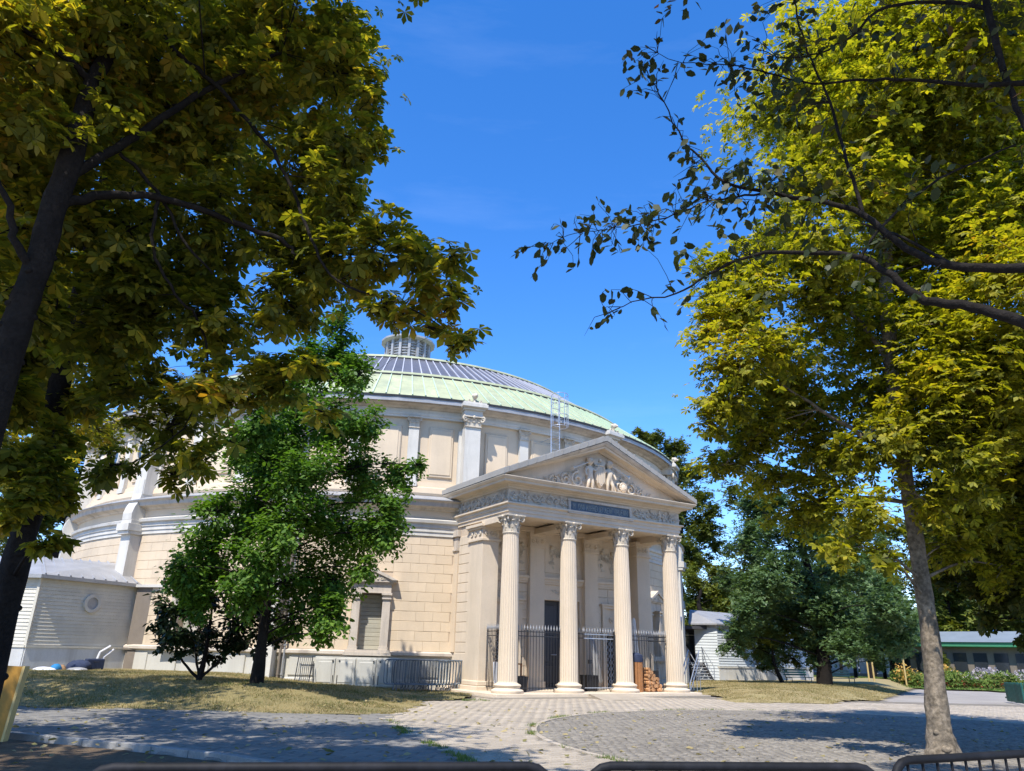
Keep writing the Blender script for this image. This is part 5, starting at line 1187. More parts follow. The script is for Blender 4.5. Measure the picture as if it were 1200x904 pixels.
def tree(name, label, base, trunk, lobes, n, size, tmpl, m, bark, group=None, cat='tree', twigs=9, nleaf_obj=0, limb_r=.35, flat=.6, branches=(), shell=.5, tn=12, limbs=True, limb_n=None, key='x', clump=.5, maxtw=None, gap=0.0, twr=.012):
    """trunk: [(point, radius)], lobes: [(centre, radius)] in world space"""
    base = Vector(base); t = thing(name, label, cat, base, 0, group); loc = lambda p: Vector(p) - base
    tp = [Vector(p) for p, r in trunk]; tr = [r for p, r in trunk]
    # smooth trunk resample
    def smooth(P_, R_, k=4):
        out, ro = [], []
        for i in range(len(P_) - 1):
            p0, p1, p2, p3 = P_[max(i - 1, 0)], P_[i], P_[i + 1], P_[min(i + 2, len(P_) - 1)]
            for j in range(k):
                u_ = j / k; out.append(.5 * ((2 * p1) + (p2 - p0) * u_ + (2 * p0 - 5 * p1 + 4 * p2 - p3) * u_ ** 2 + (3 * p1 - p0 - 3 * p2 + p3) * u_ ** 3)); ro.append(R_[i] * (1 - u_) + R_[i + 1] * u_)
        return out + [P_[-1]], ro + [R_[-1]]
    P_, R_ = smooth(tp, tr)
    g = G(); R2 = [r * (1 + .05 * math.sin(i * 2.1 + base.x)) for i, r in enumerate(R_)]
    g.tube([loc(p) for p in P_], R2, tn + 6)
    # lumps and root flare
    nn = tn + 6
    g.v = [tuple(Vector(v) + Vector((math.sin(v[2] * 5 + i), math.cos(v[2] * 4.3 + i * 1.7), 0)) * R2[min(i // nn, len(R2) - 1)] * .07) for i, v in enumerate(g.v)]
    if R_[0] > .12:
        for k in range(9):
            i = random.randrange(1, max(2, len(P_) // 2)); a = random.uniform(0, 2 * PI); g.ball(loc(P_[i]) + Vector((math.cos(a), math.sin(a), 0)) * R_[i] * .88, R_[i] * .32, 8, 6, (1, 1, .8))
    obj('trunk', g, bark, t, smooth=75)
    for br in branches:
        bp_, bR = smooth([Vector(p) for p, r in br], [r for p, r in br], 5)
        g = G(); g.tube([loc(p) + Vector((random.gauss(0, .012), random.gauss(0, .012), random.gauss(0, .012))) for p in bp_], bR, 8); obj('branch', g, bark, t, smooth=70)
    POS = []; OUT = []; tw = G(); nb = 0
    vol = sum(l_[1] ** 2 * (l_[2] if len(l_) > 2 else 1) for l_ in lobes)
    for lb_ in lobes:
        c, r = lb_[0], lb_[1]; den = lb_[2] if len(lb_) > 2 else 1.0; c = Vector(c)
        cand_ = [(p, q) for p, q in zip(P_[1:], R_[1:]) if p.z < c.z - .15 * math.hypot(p.x - c.x, p.y - c.y) or p is P_[1]]
        cand_ = cand_ or [(P_[-1], R_[-1])]
        srcs = cand_[:]
        for br in branches: srcs += [(Vector(p), q) for p, q in br]
        p, q = min(srcs, key=lambda e: (e[0] - c).length + .25 * abs(e[0].z - c.z))
        if limbs:
            dd_ = (c - p); mid = p + dd_ * .5 + Vector((random.gauss(0, .06), random.gauss(0, .06), .10)) * dd_.length
            r0 = min(q * .36, .010 + .009 * dd_.length + limb_r * .015)
            pts_, rr_ = smooth([p, mid, c], [r0, r0 * .6, r0 * .25], 6)
            g = G(); g.tube([loc(x) for x in pts_], rr_, 7); obj('branch', g, bark, t, smooth=70); nb += 1
        k = max(4, int(twigs * (.6 + .4 * r))); nl = int(n * den * r ** 2 / vol)
        ends = []
        for j in range(k):
            d = Vector((random.gauss(0, 1), random.gauss(0, 1), random.gauss(0, 1))).normalized(); rad = r * (shell + (1 - shell) * random.random() ** .5)
            e_ = c + Vector((d.x * rad, d.y * rad, d.z * rad * flat + random.gauss(0, .03)))
            ends.append(e_)
            md = c.lerp(e_, .5) + Vector((0, 0, .08 * r)); tw.tube([loc(c), loc(md), loc(e_)], [twr * 1.5, twr, twr * .4], 4, False)
        if nl > 0:
            ei = rng.integers(0, k, nl); E_ = np.array([tuple(e_) for e_ in ends])[ei]; C_ = np.array(tuple(c))
            tt = rng.uniform(.35, 1.12, nl)[:, None]; pos = C_ + (E_ - C_) * tt + rng.normal(0, 1, (nl, 3)) * np.array([1, 1, flat]) * r * .17 * clump * 2
            POS.append(pos); OUT.append(E_ - C_)
    if tw.v: tag(obj('twigs', tw, bark, t), kind='stuff')
    POS = np.concatenate(POS); OUT = np.concatenate(OUT); k = len(POS)
    az = rng.uniform(0, 2 * PI, k); o_ = OUT / (np.linalg.norm(OUT, axis=1)[:, None] + 1e-6)
    D = np.stack([np.cos(az), np.sin(az), rng.normal(-.25, .25, k)], 1) + o_ * .6; Nn = np.stack([rng.normal(0, .38, k), rng.normal(0, .38, k), np.ones(k)], 1) + o_ * .35
    SZ = size * rng.uniform(.5, 1.3, k)
    d = np.linalg.norm(POS - np.array([0, 0, 1.6]), axis=1); pr_ = np.arctan2(POS[:, 0], POS[:, 1]); el = np.arctan2(POS[:, 2] - 1.6, np.hypot(POS[:, 0], POS[:, 1]))
    d = d + 100 * ((np.abs(pr_) > .72) | (el > .78) | (POS[:, 1] < 1))
    o2 = np.argsort(d); B = np.array(tuple(base))
    if nleaf_obj:
        X, Y, Z = frames(D, Nn); me = leaf_single(tmpl, key, m)
        for i in o2[:nleaf_obj]:
            mm = Matrix([[X[i][j] * SZ[i], Y[i][j] * SZ[i], Z[i][j] * SZ[i], (POS[i] - B)[j]] for j in range(3)] + [[0, 0, 0, 1]])
            lf = bpy.data.objects.new('leaf', me); COL.objects.link(lf); lf.parent = t; lf.matrix_local = mm
    r_ = o2[nleaf_obj:]
    leaf_stuff('crown', POS[r_] - B, D[r_], Nn[r_], SZ[r_], tmpl, m, t)
    return t
def lobepx(L_, D=None):
    out_ = []
    for q in L_:
        px, py, rp, d = q if len(q) == 4 else (*q, D)
        c = at(px, py, d); v = _F * FPX + CR * (px - 600) - CU * (py - 452); r = rp / (v.length) * (c - Vector((0, 0, EYE))).length
        out_.append((c, r))
    return out_
# --- near left chestnut (trunk A) -------------------------------------------------
LA = [(-10, 40, 110, 8.2), (60, 30, 110, 8.6), (150, 40, 110, 8.4), (250, 40, 100, 8.6), (340, 40, 75, 8.3), (385, 85, 65, 8), (410, 45, 40, 7.8), (20, 160, 110, 8.6), (150, 150, 110, 9.2), (270, 150, 100, 9),
      (360, 165, 75, 8.4), (415, 165, 48, 7.8), (430, 120, 30, 7.7), (40, 270, 95, 9), (150, 270, 95, 9.2), (250, 265, 80, 9), (330, 240, 75, 8.6), (395, 235, 55, 8), (440, 285, 42, 7.6), (490, 295, 38, 7.4), (530, 300, 26, 7.2),
      (535, 350, 26, 7.2), (545, 395, 20, 7.1), (500, 340, 30, 7.4), (450, 360, 26, 7.5), (428, 325, 34, 8), (330, 352, 50, 8.5), (250, 375, 75, 9), (150, 380, 75, 9.6), (470, 372, 22, 7.5), (505, 385, 20, 7.3), (535, 408, 16, 7.1),
      (330, 440, 52, 8.6), (365, 430, 24, 8.0), (380, 485, 20, 7.4), (260, 460, 60, 9), (200, 500, 52, 9.6), (160, 450, 50, 9.8), (130, 545, 32, 9.8), (235, 540, 34, 9), (205, 560, 24, 9.4), (60, 380, 60, 9.4), (-10, 350, 70, 8.6), (385, 305, 60, 8.2), (350, 310, 60, 8.6), (180, 330, 90, 9.6)]
# unseen mass above and behind the frame, added to shade the near crown
HA = [((-6.5, 3.5, 8.6), 2.0), ((-4, 5.5, 10.4), 2.0), ((-2, 4.2, 9.6), 1.8), ((-5, 2.5, 10.5), 1.8), ((-8, 6, 9.5), 2.0), ((-2.6, 6.6, 10.4), 1.5), ((-6.5, 7, 11.5), 1.9), ((-3.5, 2, 7.8), 1.6), ((-1.2, 5.2, 9.0), 1.2), ((-7.5, 1.5, 7.2), 1.8), ((-9.5, 4, 8), 1.9), ((-1.8, 2.8, 8.2), 1.3), ((-.6, 3.6, 9.2), 1.0), ((-5, 9.0, 12), 2.0), ((-4.6, .2, 7), 1.6)]
A0 = Vector((-4.72, 6.45, -.05))
trunkA = [(A0, .24), (Vector((-4.76, 6.44, 1.5)), .16), (at(8, 420, 8), .135), (at(30, 350, 8), .128), (at(48, 300, 8), .122), (at(62, 245, 8.05), .118), (at(82, 190, 8.1), .115), (at(108, 100, 8.2), .095), (at(138, 40, 8.3), .07), (at(165, -60, 8.4), .045), (Vector((-4.4, 6.2, 10.8)), .04)]
brA = [[(at(62, 245, 8.05), .06), (at(110, 230, 8.1), .05), (at(180, 232, 8.2), .042), (at(250, 252, 8.2), .035), (at(330, 283, 8.1), .028), (at(345, 300, 8), .015)],
       [(at(185, 236, 8.2), .022), (at(180, 290, 8.3), .020), (at(205, 345, 8.5), .017), (at(235, 378, 8.7), .015), (at(240, 430, 8.9), .012), (at(215, 500, 9.2), .009), (at(150, 545, 9.6), .006)],
       [(at(88, 205, 8.1), .055), (at(150, 165, 8.2), .048), (at(215, 122, 8.2), .04), (at(290, 80, 8.1), .03), (at(330, 62, 8), .018)],
       [(at(160, -10, 8.3), .035), (at(205, 60, 8.2), .03), (at(240, 88, 8.1), .028), (at(290, 140, 8), .025), (at(335, 205, 7.9), .022), (at(365, 280, 7.7), .018), (at(395, 330, 7.6), .014), (at(470, 355, 7.4), .01), (at(520, 385, 7.2), .007)],
       [(at(40, 330, 8), .05), (at(22, 290, 7.9), .04), (at(5, 230, 7.8), .03), (at(-20, 170, 7.7), .02)],
       [(at(110, 100, 8.2), .045), (at(90, 80, 8.1), .035), (at(45, 45, 8), .025), (at(0, 15, 8), .018)],
       [(at(140, 180, 8.2), .022), (at(185, 225, 8.3), .02), (at(220, 290, 8.3), .016), (at(250, 320, 8.4), .01)]]
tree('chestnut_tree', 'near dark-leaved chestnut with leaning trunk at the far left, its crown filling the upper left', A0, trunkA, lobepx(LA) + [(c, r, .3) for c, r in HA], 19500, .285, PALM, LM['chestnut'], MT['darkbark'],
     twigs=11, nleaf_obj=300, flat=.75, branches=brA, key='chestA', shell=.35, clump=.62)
# --- second left chestnut (trunk B)
B0 = Vector((-6.0, 9.2, -.05))
LB = [(20, 470, 50, 10.5), (60, 520, 34, 10.5), (90, 470, 34, 11), (25, 590, 42, 10), (55, 640, 22, 9.6), (120, 400, 60, 11.5), (30, 400, 70, 11), (60, 560, 40, 10.4), (-20, 540, 60, 10.5), (85, 585, 22, 10.8)]
HB = [((-8, 9, 9.5), 1.9), ((-5.5, 10.5, 9.8), 1.9), ((-8.5, 12, 8.5), 1.8), ((-10, 8, 8), 2), ((-7, 6.5, 7.6), 1.5), ((-11, 11, 7.5), 2.0), ((-10, 13.5, 9), 1.8)]
trunkB = [(B0, .25), (Vector((-6.0, 9.2, 1.6)), .16), (at(28, 625, 11), .15), (at(51, 553, 11), .14), (at(74, 428, 11), .125), (at(95, 350, 11), .14), (at(110, 270, 11), .11), (Vector((-6.2, 9.4, 9.2)), .06)]
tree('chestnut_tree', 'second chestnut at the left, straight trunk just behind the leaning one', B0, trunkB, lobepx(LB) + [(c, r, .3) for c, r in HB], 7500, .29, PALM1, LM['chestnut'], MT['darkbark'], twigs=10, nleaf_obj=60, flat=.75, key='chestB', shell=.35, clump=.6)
# --- third left chestnut, added mostly out of frame to shade mound and annex
F0 = Vector((-15.6, 16.2, -.02))
LF = [((-14.5, 16.5, 7.5), 2.0), ((-12.8, 17.5, 8.2), 1.9), ((-12.2, 19.5, 7.2), 1.7), ((-14, 20, 8.6), 1.9), ((-16, 18.5, 9), 2.0), ((-11.2, 16.5, 9.2), 1.6), ((-17, 15, 7.6), 1.9), ((-13.5, 14.5, 9.4), 1.7), ((-15.5, 21.5, 7.2), 1.8), ((-17.5, 19.5, 7), 1.9), ((-10.6, 18.6, 8.4), 1.3), ((-18, 22.5, 7.5), 2.0), ((-19.5, 17.5, 7.5), 2.0), ((-13, 22, 7.8), 1.4), ((-16.5, 24.5, 7.2), 1.6)]
tree('chestnut_tree', 'third chestnut added past the left edge for shade, only its crown showing behind the two dark trunks', F0, [(F0, .26), (F0 + Vector((0, 0, 3)), .2), (F0 + Vector((.4, .5, 6.5)), .14), (F0 + Vector((.6, 1, 9.5)), .06)], LF, 6500, .34, PALM1, LM['chestnut'], MT['darkbark'], twigs=9, flat=.7, key='chestB', shell=.35, clump=.6)
# --- right chestnut
C0 = Vector((7.72, 14.26, -.05))
LC = [(960, 60, 60), (1040, 40, 75), (1120, 50, 85), (1190, 60, 80), (940, 130, 50), (1010, 130, 75), (1100, 140, 85), (1185, 150, 80), (950, 210, 55), (1020, 220, 70), (1110, 230, 80), (1190, 240, 75),
      (905, 275, 48), (960, 290, 60), (1040, 300, 70), (1130, 310, 80), (1210, 320, 70), (850, 325, 42), (890, 345, 50), (950, 365, 62), (1030, 380, 70), (1120, 390, 75), (1200, 400, 70), (835, 385, 34), (870, 415, 48), (930, 440, 60),
      (1010, 455, 65), (1100, 460, 70), (1190, 470, 75), (850, 470, 36), (835, 500, 24), (890, 500, 50), (960, 520, 58), (1030, 520, 50), (1130, 530, 60), (1200, 545, 65), (850, 545, 30), (905, 560, 38), (960, 590, 42), (1010, 600, 38),
      (1150, 600, 50), (1205, 620, 50), (985, 640, 30), (1110, 640, 36), (1180, 665, 34), (930, 600, 28), (1040, 655, 22)]
def dC(px, py): return 15.8 + 1.6 * math.sin(px * .021 + py * .013) + (0 if px < 1050 else .6)
LCc = lobepx([(x, y, r * 1.12, dC(x, y)) for x, y, r in LC + [(1080, 500, 50), (1150, 470, 60), (1190, 580, 60), (1130, 430, 60), (1090, 590, 36), (1210, 500, 60), (1165, 640, 40), (870, 370, 30), (830, 350, 22), (905, 400, 40), (850, 430, 30), (880, 530, 34), (930, 490, 40)]])
HC_ = [((7.6, 14.5, 14.5), 2.4), ((9.5, 13, 13.5), 2.2), ((7.6, 14.6, 13.4), 1.5), ((10.5, 16, 13), 2.2), ((12.2, 14, 10.5), 2.2), ((12.5, 15.5, 7.5), 2.0), ((12, 13, 6), 1.6)]
trunkC = [(C0, .36), (Vector((7.74, 14.25, .18)), .27), (Vector((7.74, 14.25, .6)), .192), (at(1092, 760, 16.22), .160), (at(1080, 680, 16.22), .145), (at(1068, 600, 16.22), .132), (at(1060, 545, 16.25), .122), (at(1050, 470, 16.3), .15), (at(1042, 400, 16.35), .14), (at(1038, 300, 16.4), .14), (at(1042, 200, 16.5), .11), (at(1040, 90, 16.5), .08), (Vector((8.5, 14, 14.8)), .05)]
brC = [[(at(1066, 590, 16.2), .09), (at(1050, 545, 15.9), .07), (at(1010, 510, 15.6), .05), (at(960, 480, 15.4), .035), (at(900, 440, 15.2), .02)],
       [(at(1060, 545, 16.2), .10), (at(1085, 500, 16.2), .08), (at(1120, 440, 16.1), .06), (at(1160, 380, 16), .04), (at(1190, 330, 16), .02)],
       [(at(1045, 430, 16.3), .07), (at(1010, 380, 16.2), .05), (at(960, 330, 16), .035), (at(910, 300, 15.8), .02)]]
tree('chestnut_tree', 'sunlit yellow-green chestnut with thick pale trunk standing on the paving at the right', C0, trunkC, LCc + HC_, 47000, .285, PALM1, LM['golden'], MT['bark'], twigs=10, nleaf_obj=300, flat=.8, branches=brC, key='chestC', shell=.25, clump=.72, tn=18)
# --- second right chestnut, trunk past the right edge
G0 = Vector((16.6, 16.4, -.02))
LG_ = lobepx([(1110, 520, 50, 19), (1160, 560, 60, 19), (1200, 500, 60, 18.5), (1130, 620, 48, 19.5), (1190, 630, 55, 19), (1240, 580, 70, 19), (1090, 580, 36, 19.5), (1150, 680, 40, 19.5), (1200, 700, 40, 19), (1110, 670, 26, 19.5), (1230, 680, 50, 18.5), (1180, 450, 60, 19), (1230, 420, 60, 19), (1140, 480, 50, 19), (1165, 725, 22, 19), (1205, 745, 22, 18.6), (1110, 430, 50, 19.5), (1250, 500, 60, 19)])
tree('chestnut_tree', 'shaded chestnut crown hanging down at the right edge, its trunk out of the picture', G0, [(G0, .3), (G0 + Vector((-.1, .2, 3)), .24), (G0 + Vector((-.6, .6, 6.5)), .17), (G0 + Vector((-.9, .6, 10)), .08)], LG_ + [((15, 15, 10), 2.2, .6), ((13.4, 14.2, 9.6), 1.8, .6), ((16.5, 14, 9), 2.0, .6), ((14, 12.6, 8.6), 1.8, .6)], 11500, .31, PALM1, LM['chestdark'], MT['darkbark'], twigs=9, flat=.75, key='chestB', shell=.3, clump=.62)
# --- overhanging dark branches from a tree out of frame on the right
D0 = Vector((8.2, 4.6, -.05)); q = lambda x, y, d=6.2: at(x, y, d)
brD = [[(Vector((8.0, 4.7, 4.2)), .09), (q(1300, 395, 6.6), .06), (q(1200, 377), .045), (q(1140, 360), .04), (q(1085, 352), .036), (q(1045, 325), .03), (q(1010, 302), .026), (q(950, 296), .02), (q(880, 300), .016), (q(830, 322), .012), (q(790, 345), .008), (q(740, 355), .005), (q(712, 368), .003)],
       [(Vector((8.0, 4.7, 4.8)), .09), (q(1300, 305, 6.4), .06), (q(1200, 312), .04), (q(1120, 313), .035), (q(1062, 292), .03), (q(1012, 252), .026), (q(960, 236), .022), (q(900, 226), .018), (q(850, 214), .014), (q(822, 187), .011), (q(800, 165), .009), (q(778, 120), .006), (q(760, 88), .004)],
       [(q(900, 227), .012), (q(865, 230), .010), (q(830, 236), .008), (q(790, 252), .007), (q(755, 262), .006), (q(720, 268), .005), (q(690, 272), .004), (q(660, 278), .003), (q(638, 292), .002)],
       [(q(1012, 252), .018), (q(1000, 210), .016), (q(985, 165), .014), (q(972, 120), .012), (q(955, 80), .01), (q(940, 40), .009), (q(930, 0), .008)],
       [(q(1300, 60, 6.6), .04), (q(1210, 96), .025), (q(1130, 98), .018), (q(1050, 94), .014), (q(1000, 94), .012), (q(955, 98), .010), (q(900, 86), .008), (q(855, 76), .006), (q(800, 74), .004), (q(770, 62), .003)],
       [(q(1150, -20), .03), (q(1165, 40), .028), (q(1178, 90), .026), (q(1195, 135), .022), (q(1230, 190), .02)],
       [(q(1160, 10), .02), (q(1110, 2), .018), (q(1040, 8), .015), (q(1000, 40), .012), (q(960, 62), .009), (q(920, 68), .006), (q(895, 60), .004)],
       [(q(1120, 313), .015), (q(1060, 280), .012), (q(1010, 262), .01)],
       [(q(1010, 302), .014), (q(1030, 270), .012), (q(1100, 210, 6.4), .01), (q(1190, 170, 6.5), .008)]]
ST_D = [(640, 290, 8, 3), (655, 262, 6, 2), (668, 316, 5, 1), (690, 272, 18, 9), (715, 262, 18, 10), (745, 258, 18, 12), (775, 250, 20, 12), (720, 285, 14, 5), (760, 278, 16, 6), (700, 240, 8, 2), (745, 68, 18, 8), (760, 78, 14, 6), (740, 100, 10, 3), (795, 82, 10, 3), (800, 170, 10, 4), (806, 182, 8, 3),
        (850, 80, 20, 9), (870, 95, 20, 8), (880, 55, 16, 6), (890, 15, 16, 5), (860, 25, 14, 4), (835, 45, 16, 5), (775, 10, 14, 5), (810, 12, 14, 3), (905, 75, 22, 9), (930, 100, 22, 9), (900, 110, 18, 6), (945, 60, 20, 7), (915, 130, 16, 4), (870, 125, 14, 4),
        (830, 215, 24, 12), (860, 205, 22, 14), (890, 200, 24, 14), (920, 210, 24, 10), (850, 235, 22, 12), (815, 240, 20, 10), (800, 225, 18, 6), (880, 235, 20, 10), (910, 225, 18, 8), (955, 215, 22, 6), (790, 330, 12, 3), (712, 345, 8, 2), (712, 368, 7, 2), (720, 340, 6, 1), (860, 290, 18, 6), (900, 285, 22, 8), (840, 272, 14, 4), (800, 295, 10, 3), (960, 290, 20, 6), (1000, 190, 25, 5), (1050, 60, 30, 8), (1100, 40, 35, 10), (1150, 60, 35, 8), (1010, 20, 30, 8), (975, 140, 20, 5), (1080, 200, 30, 5), (1180, 110, 30, 6), (990, 45, 25, 7), (950, 20, 25, 6), (1040, 120, 25, 4), (905, 350, 14, 2), (900, 345, 10, 2), (640, 300, 6, 2), (656, 282, 8, 3)]
tD = thing('overhanging_tree', 'dark tree off the right edge whose thin leafy branches hang across the sky', 'tree', D0)
g = G(); g.tube([Vector((0, 0, 0)), Vector((-.1, .05, 2)), Vector((-.15, .1, 4.4)), Vector((0, 0, 7)), Vector((.2, -.3, 9.5))], [.32, .24, .2, .15, .06], 14); obj('trunk', g, MT['darkbark'], tD, smooth=70)
for br in brD:
    P_ = [Vector(p) - D0 for p, r in br]; Rr_ = [r for p, r in br]; out_, ro = [], []
    for i in range(len(P_) - 1):
        p0, p1, p2, p3 = P_[max(i - 1, 0)], P_[i], P_[i + 1], P_[min(i + 2, len(P_) - 1)]
        for j in range(4):
            u_ = j / 4; out_.append(.5 * ((2 * p1) + (p2 - p0) * u_ + (2 * p0 - 5 * p1 + 4 * p2 - p3) * u_ ** 2 + (3 * p1 - p0 - 3 * p2 + p3) * u_ ** 3) + Vector((random.gauss(0, .006), random.gauss(0, .006), random.gauss(0, .006)))); ro.append(Rr_[i] * (1 - u_) + Rr_[i + 1] * u_)
    g = G(); g.tube(out_ + [P_[-1]], ro + [Rr_[-1]], 7); obj('branch', g, MT['darkbark'], tD, smooth=70)
brpts = [Vector(p) for br in brD for p, r in br]
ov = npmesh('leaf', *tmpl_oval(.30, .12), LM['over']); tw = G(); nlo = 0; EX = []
for (px, py, rp, k) in ST_D:
    for _ in range(int(k * 1.9) + 1):
        a, rr = random.uniform(0, 2 * PI), rp * math.sqrt(random.random()); p = at(px + rr * math.cos(a), py + rr * math.sin(a), 6.2 + random.uniform(-.35, .35))
        s_ = random.uniform(.075, .125); d = Vector((random.gauss(-.3, .8), random.gauss(0, .8), random.gauss(-.5, .5))).normalized(); n_ = Vector((random.gauss(0, .8), random.gauss(-.6, .8), 1)).normalized()
        X = d; Z = (n_ - X * n_.dot(X)).normalized(); Y = Z.cross(X)
        if nlo < 300:
            mm = Matrix([[X[j] * s_, Y[j] * s_, Z[j] * s_, (p - D0)[j]] for j in range(3)] + [[0, 0, 0, 1]])
            lf = bpy.data.objects.new('leaf', ov); COL.objects.link(lf); lf.parent = tD; lf.matrix_local = mm; nlo += 1
        else: EX.append((p - D0, X, Z, s_))
        if _ % 3 == 0:
            b = min(brpts, key=lambda e: (e - p).length)
            if (b - p).length < .55: tw.tube([b - D0, b.lerp(p, .3) - D0 + Vector((random.gauss(0, .03), 0, .05)), b.lerp(p, .7) - D0 + Vector((random.gauss(0, .03), 0, .04)), p - D0], [.004, .003, .0025, .002], 4, False)
for br in brD:
    for (pa, ra), (pb_, rb_) in zip(br[:-1], br[1:]):
        if ra > .034: continue
        for _ in range(2 if ra > .012 else 3):
            a = Vector(pa).lerp(Vector(pb_), random.random()); d = Vector((random.gauss(-.5, .5), random.gauss(0, .5), random.gauss(-.1, .6))).normalized(); L_ = random.uniform(.15, .42)
            b = a + d * L_ * .5 + Vector((random.gauss(0, .03), 0, .03)); c = a + d * L_ + Vector((0, 0, random.gauss(-.02, .04)))
            tw.tube([a - D0, b - D0, c - D0], [.0045, .0035, .0015], 4, False)
            for t in range(random.randint(2, 5)):
                u_ = random.uniform(.35, 1.05); p = a.lerp(c, u_); s_ = random.uniform(.06, .115); X = (d + Vector((random.gauss(0, .7), random.gauss(0, .5), random.gauss(-.4, .5)))).normalized(); n_ = Vector((random.gauss(0, .8), random.gauss(-.5, .8), 1)); Z = (n_ - X * n_.dot(X)).normalized(); EX.append((p - D0, X, Z, s_))
tag(obj('twigs', tw, MT['darkbark'], tD), kind='stuff')
leaf_stuff('small_leaves', np.array([tuple(e[0]) for e in EX]), np.array([tuple(e[1]) for e in EX]), np.array([tuple(e[2]) for e in EX]), np.array([e[3] for e in EX]), tmpl_oval(.30, .12), LM['over'], tD)
HD = [((3.2, 3.5, 8.7), 1.1), ((4.6, 3.2, 8.1), 1.3), ((2.2, 4.3, 9.0), .9), ((1.2, 4.8, 9.3), .7), ((5.5, 2.2, 7.0), 1.3), ((3.6, 1.8, 7.6), 1.1), ((7.5, 3.2, 8.2), 1.8), ((9.5, 5.5, 8.5), 2.0), ((6.2, 6.0, 9.8), 1.5), ((8.5, 7.5, 8.6), 1.8), ((10.8, 8, 8.2), 1.9), ((5.5, 4.2, 9.0), 1.3), ((11, 6, 7.5), 2.0), ((12, 10, 7.4), 2), ((4.6, 6.4, 10.3), 1.0), ((13.6, 9, 6.5), 1.8), ((9.8, 3, 7), 1.8)]  # unseen crown lobes, added towards the sun to shade the branches below
pos = []
for c, r in HD:
    k = int(360 * r); d = rng.normal(0, 1, (k, 3)); d /= np.linalg.norm(d, axis=1)[:, None]; pos.append(np.array(c) + d * r * rng.uniform(.4, 1, (k, 1)) * np.array([1, 1, .7]))
pos = np.concatenate(pos) - np.array(tuple(D0)); k = len(pos)
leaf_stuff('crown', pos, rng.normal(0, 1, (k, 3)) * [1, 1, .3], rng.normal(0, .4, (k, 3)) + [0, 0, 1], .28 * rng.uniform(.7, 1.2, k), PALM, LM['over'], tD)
for c, r in HD:
    g = G(); g.tube([Vector((-.1, .05, 5.5)), (Vector(c) - D0 + Vector((-.1, .05, 5.5))) * .5 + Vector((0, 0, .4)), Vector(c) - D0], [.08, .05, .02], 6); obj('branch', g, MT['darkbark'], tD)
# --- small green tree in front of the wall, and the bush beside it
base = Vector((-7.62, 24.4, .48)); dd_ = 25.3
LD_ = [(400, 385, 26), (372, 425, 36), (402, 435, 36), (330, 520, 44), (460, 590, 30), (255, 600, 30), (235, 670, 36), (385, 420, 34), (420, 440, 26), (350, 455, 34), (300, 490, 40), (345, 505, 45), (400, 490, 45), (430, 500, 30), (270, 520, 32), (310, 550, 50), (370, 560, 55), (430, 560, 48), (470, 550, 28), (488, 545, 12), (280, 600, 48), (340, 620, 55), (400, 625, 52),
       (445, 615, 36), (250, 640, 40), (215, 665, 30), (300, 660, 45), (360, 680, 50), (390, 680, 38), (425, 665, 20), (240, 700, 34), (340, 725, 28), (385, 725, 32), (395, 715, 22), (375, 745, 16), (448, 625, 24), (290, 700, 32), (315, 600, 40)]
trunkD = [(base - Vector((0, 0, .1)), .21), (at(308, 745, dd_), .155), (at(314, 690, dd_), .14), (at(322, 620, dd_), .12), (at(335, 540, dd_ + .1), .09), (at(355, 470, dd_ + .2), .06), (at(378, 420, dd_ + .2), .03)]
def dD(x, y): return 24.6 + 1.1 * math.sin(x * .05 + y * .031)
tree('lime_tree', 'fresh green bushy tree on the grass mound in front of the curved wall', base, trunkD, lobepx([(x, y, r, dD(x, y)) for x, y, r in LD_]), 60000, .165, OVAL, LM['green'], MT['darkbark'], twigs=14, flat=.95, shell=.45, clump=.42, nleaf_obj=100, key='lime', twr=.014)
bb = Vector((-9.72, 25.2, .52)); dd_ = 27.0
LE = [(250, 665, 24), (215, 680, 22), (290, 690, 26), (200, 710, 24), (240, 705, 28), (280, 725, 28), (310, 715, 22), (205, 740, 22), (185, 735, 14), (235, 740, 26), (270, 755, 22), (325, 745, 16), (300, 750, 20), (215, 765, 12), (195, 755, 12), (250, 770, 12)]
tree('magnolia_bush', 'dark glossy multi-stemmed bush left of the green tree on the mound', bb, [(bb - Vector((0, 0, .1)), .10), (at(240, 770, dd_), .07), (at(245, 740, dd_), .05), (at(250, 700, dd_), .03)], lobepx([(x, y, r, 26.8 + .8 * math.sin(x * .09 + y)) for x, y, r in LE]), 6500, .2, OVAL, LM['dark'], MT['darkbark'], cat='bush', twigs=9, flat=1, shell=.4, clump=.5, key='mag', limb_r=.2,
     branches=[[(bb, .05), (at(215, 775, dd_), .035), (at(200, 745, dd_), .02)], [(bb, .05), (at(262, 770, dd_), .035), (at(290, 750, dd_), .02), (at(315, 740, dd_), .012)], [(bb, .045), (at(228, 760, dd_), .03), (at(215, 700, dd_), .015)]])
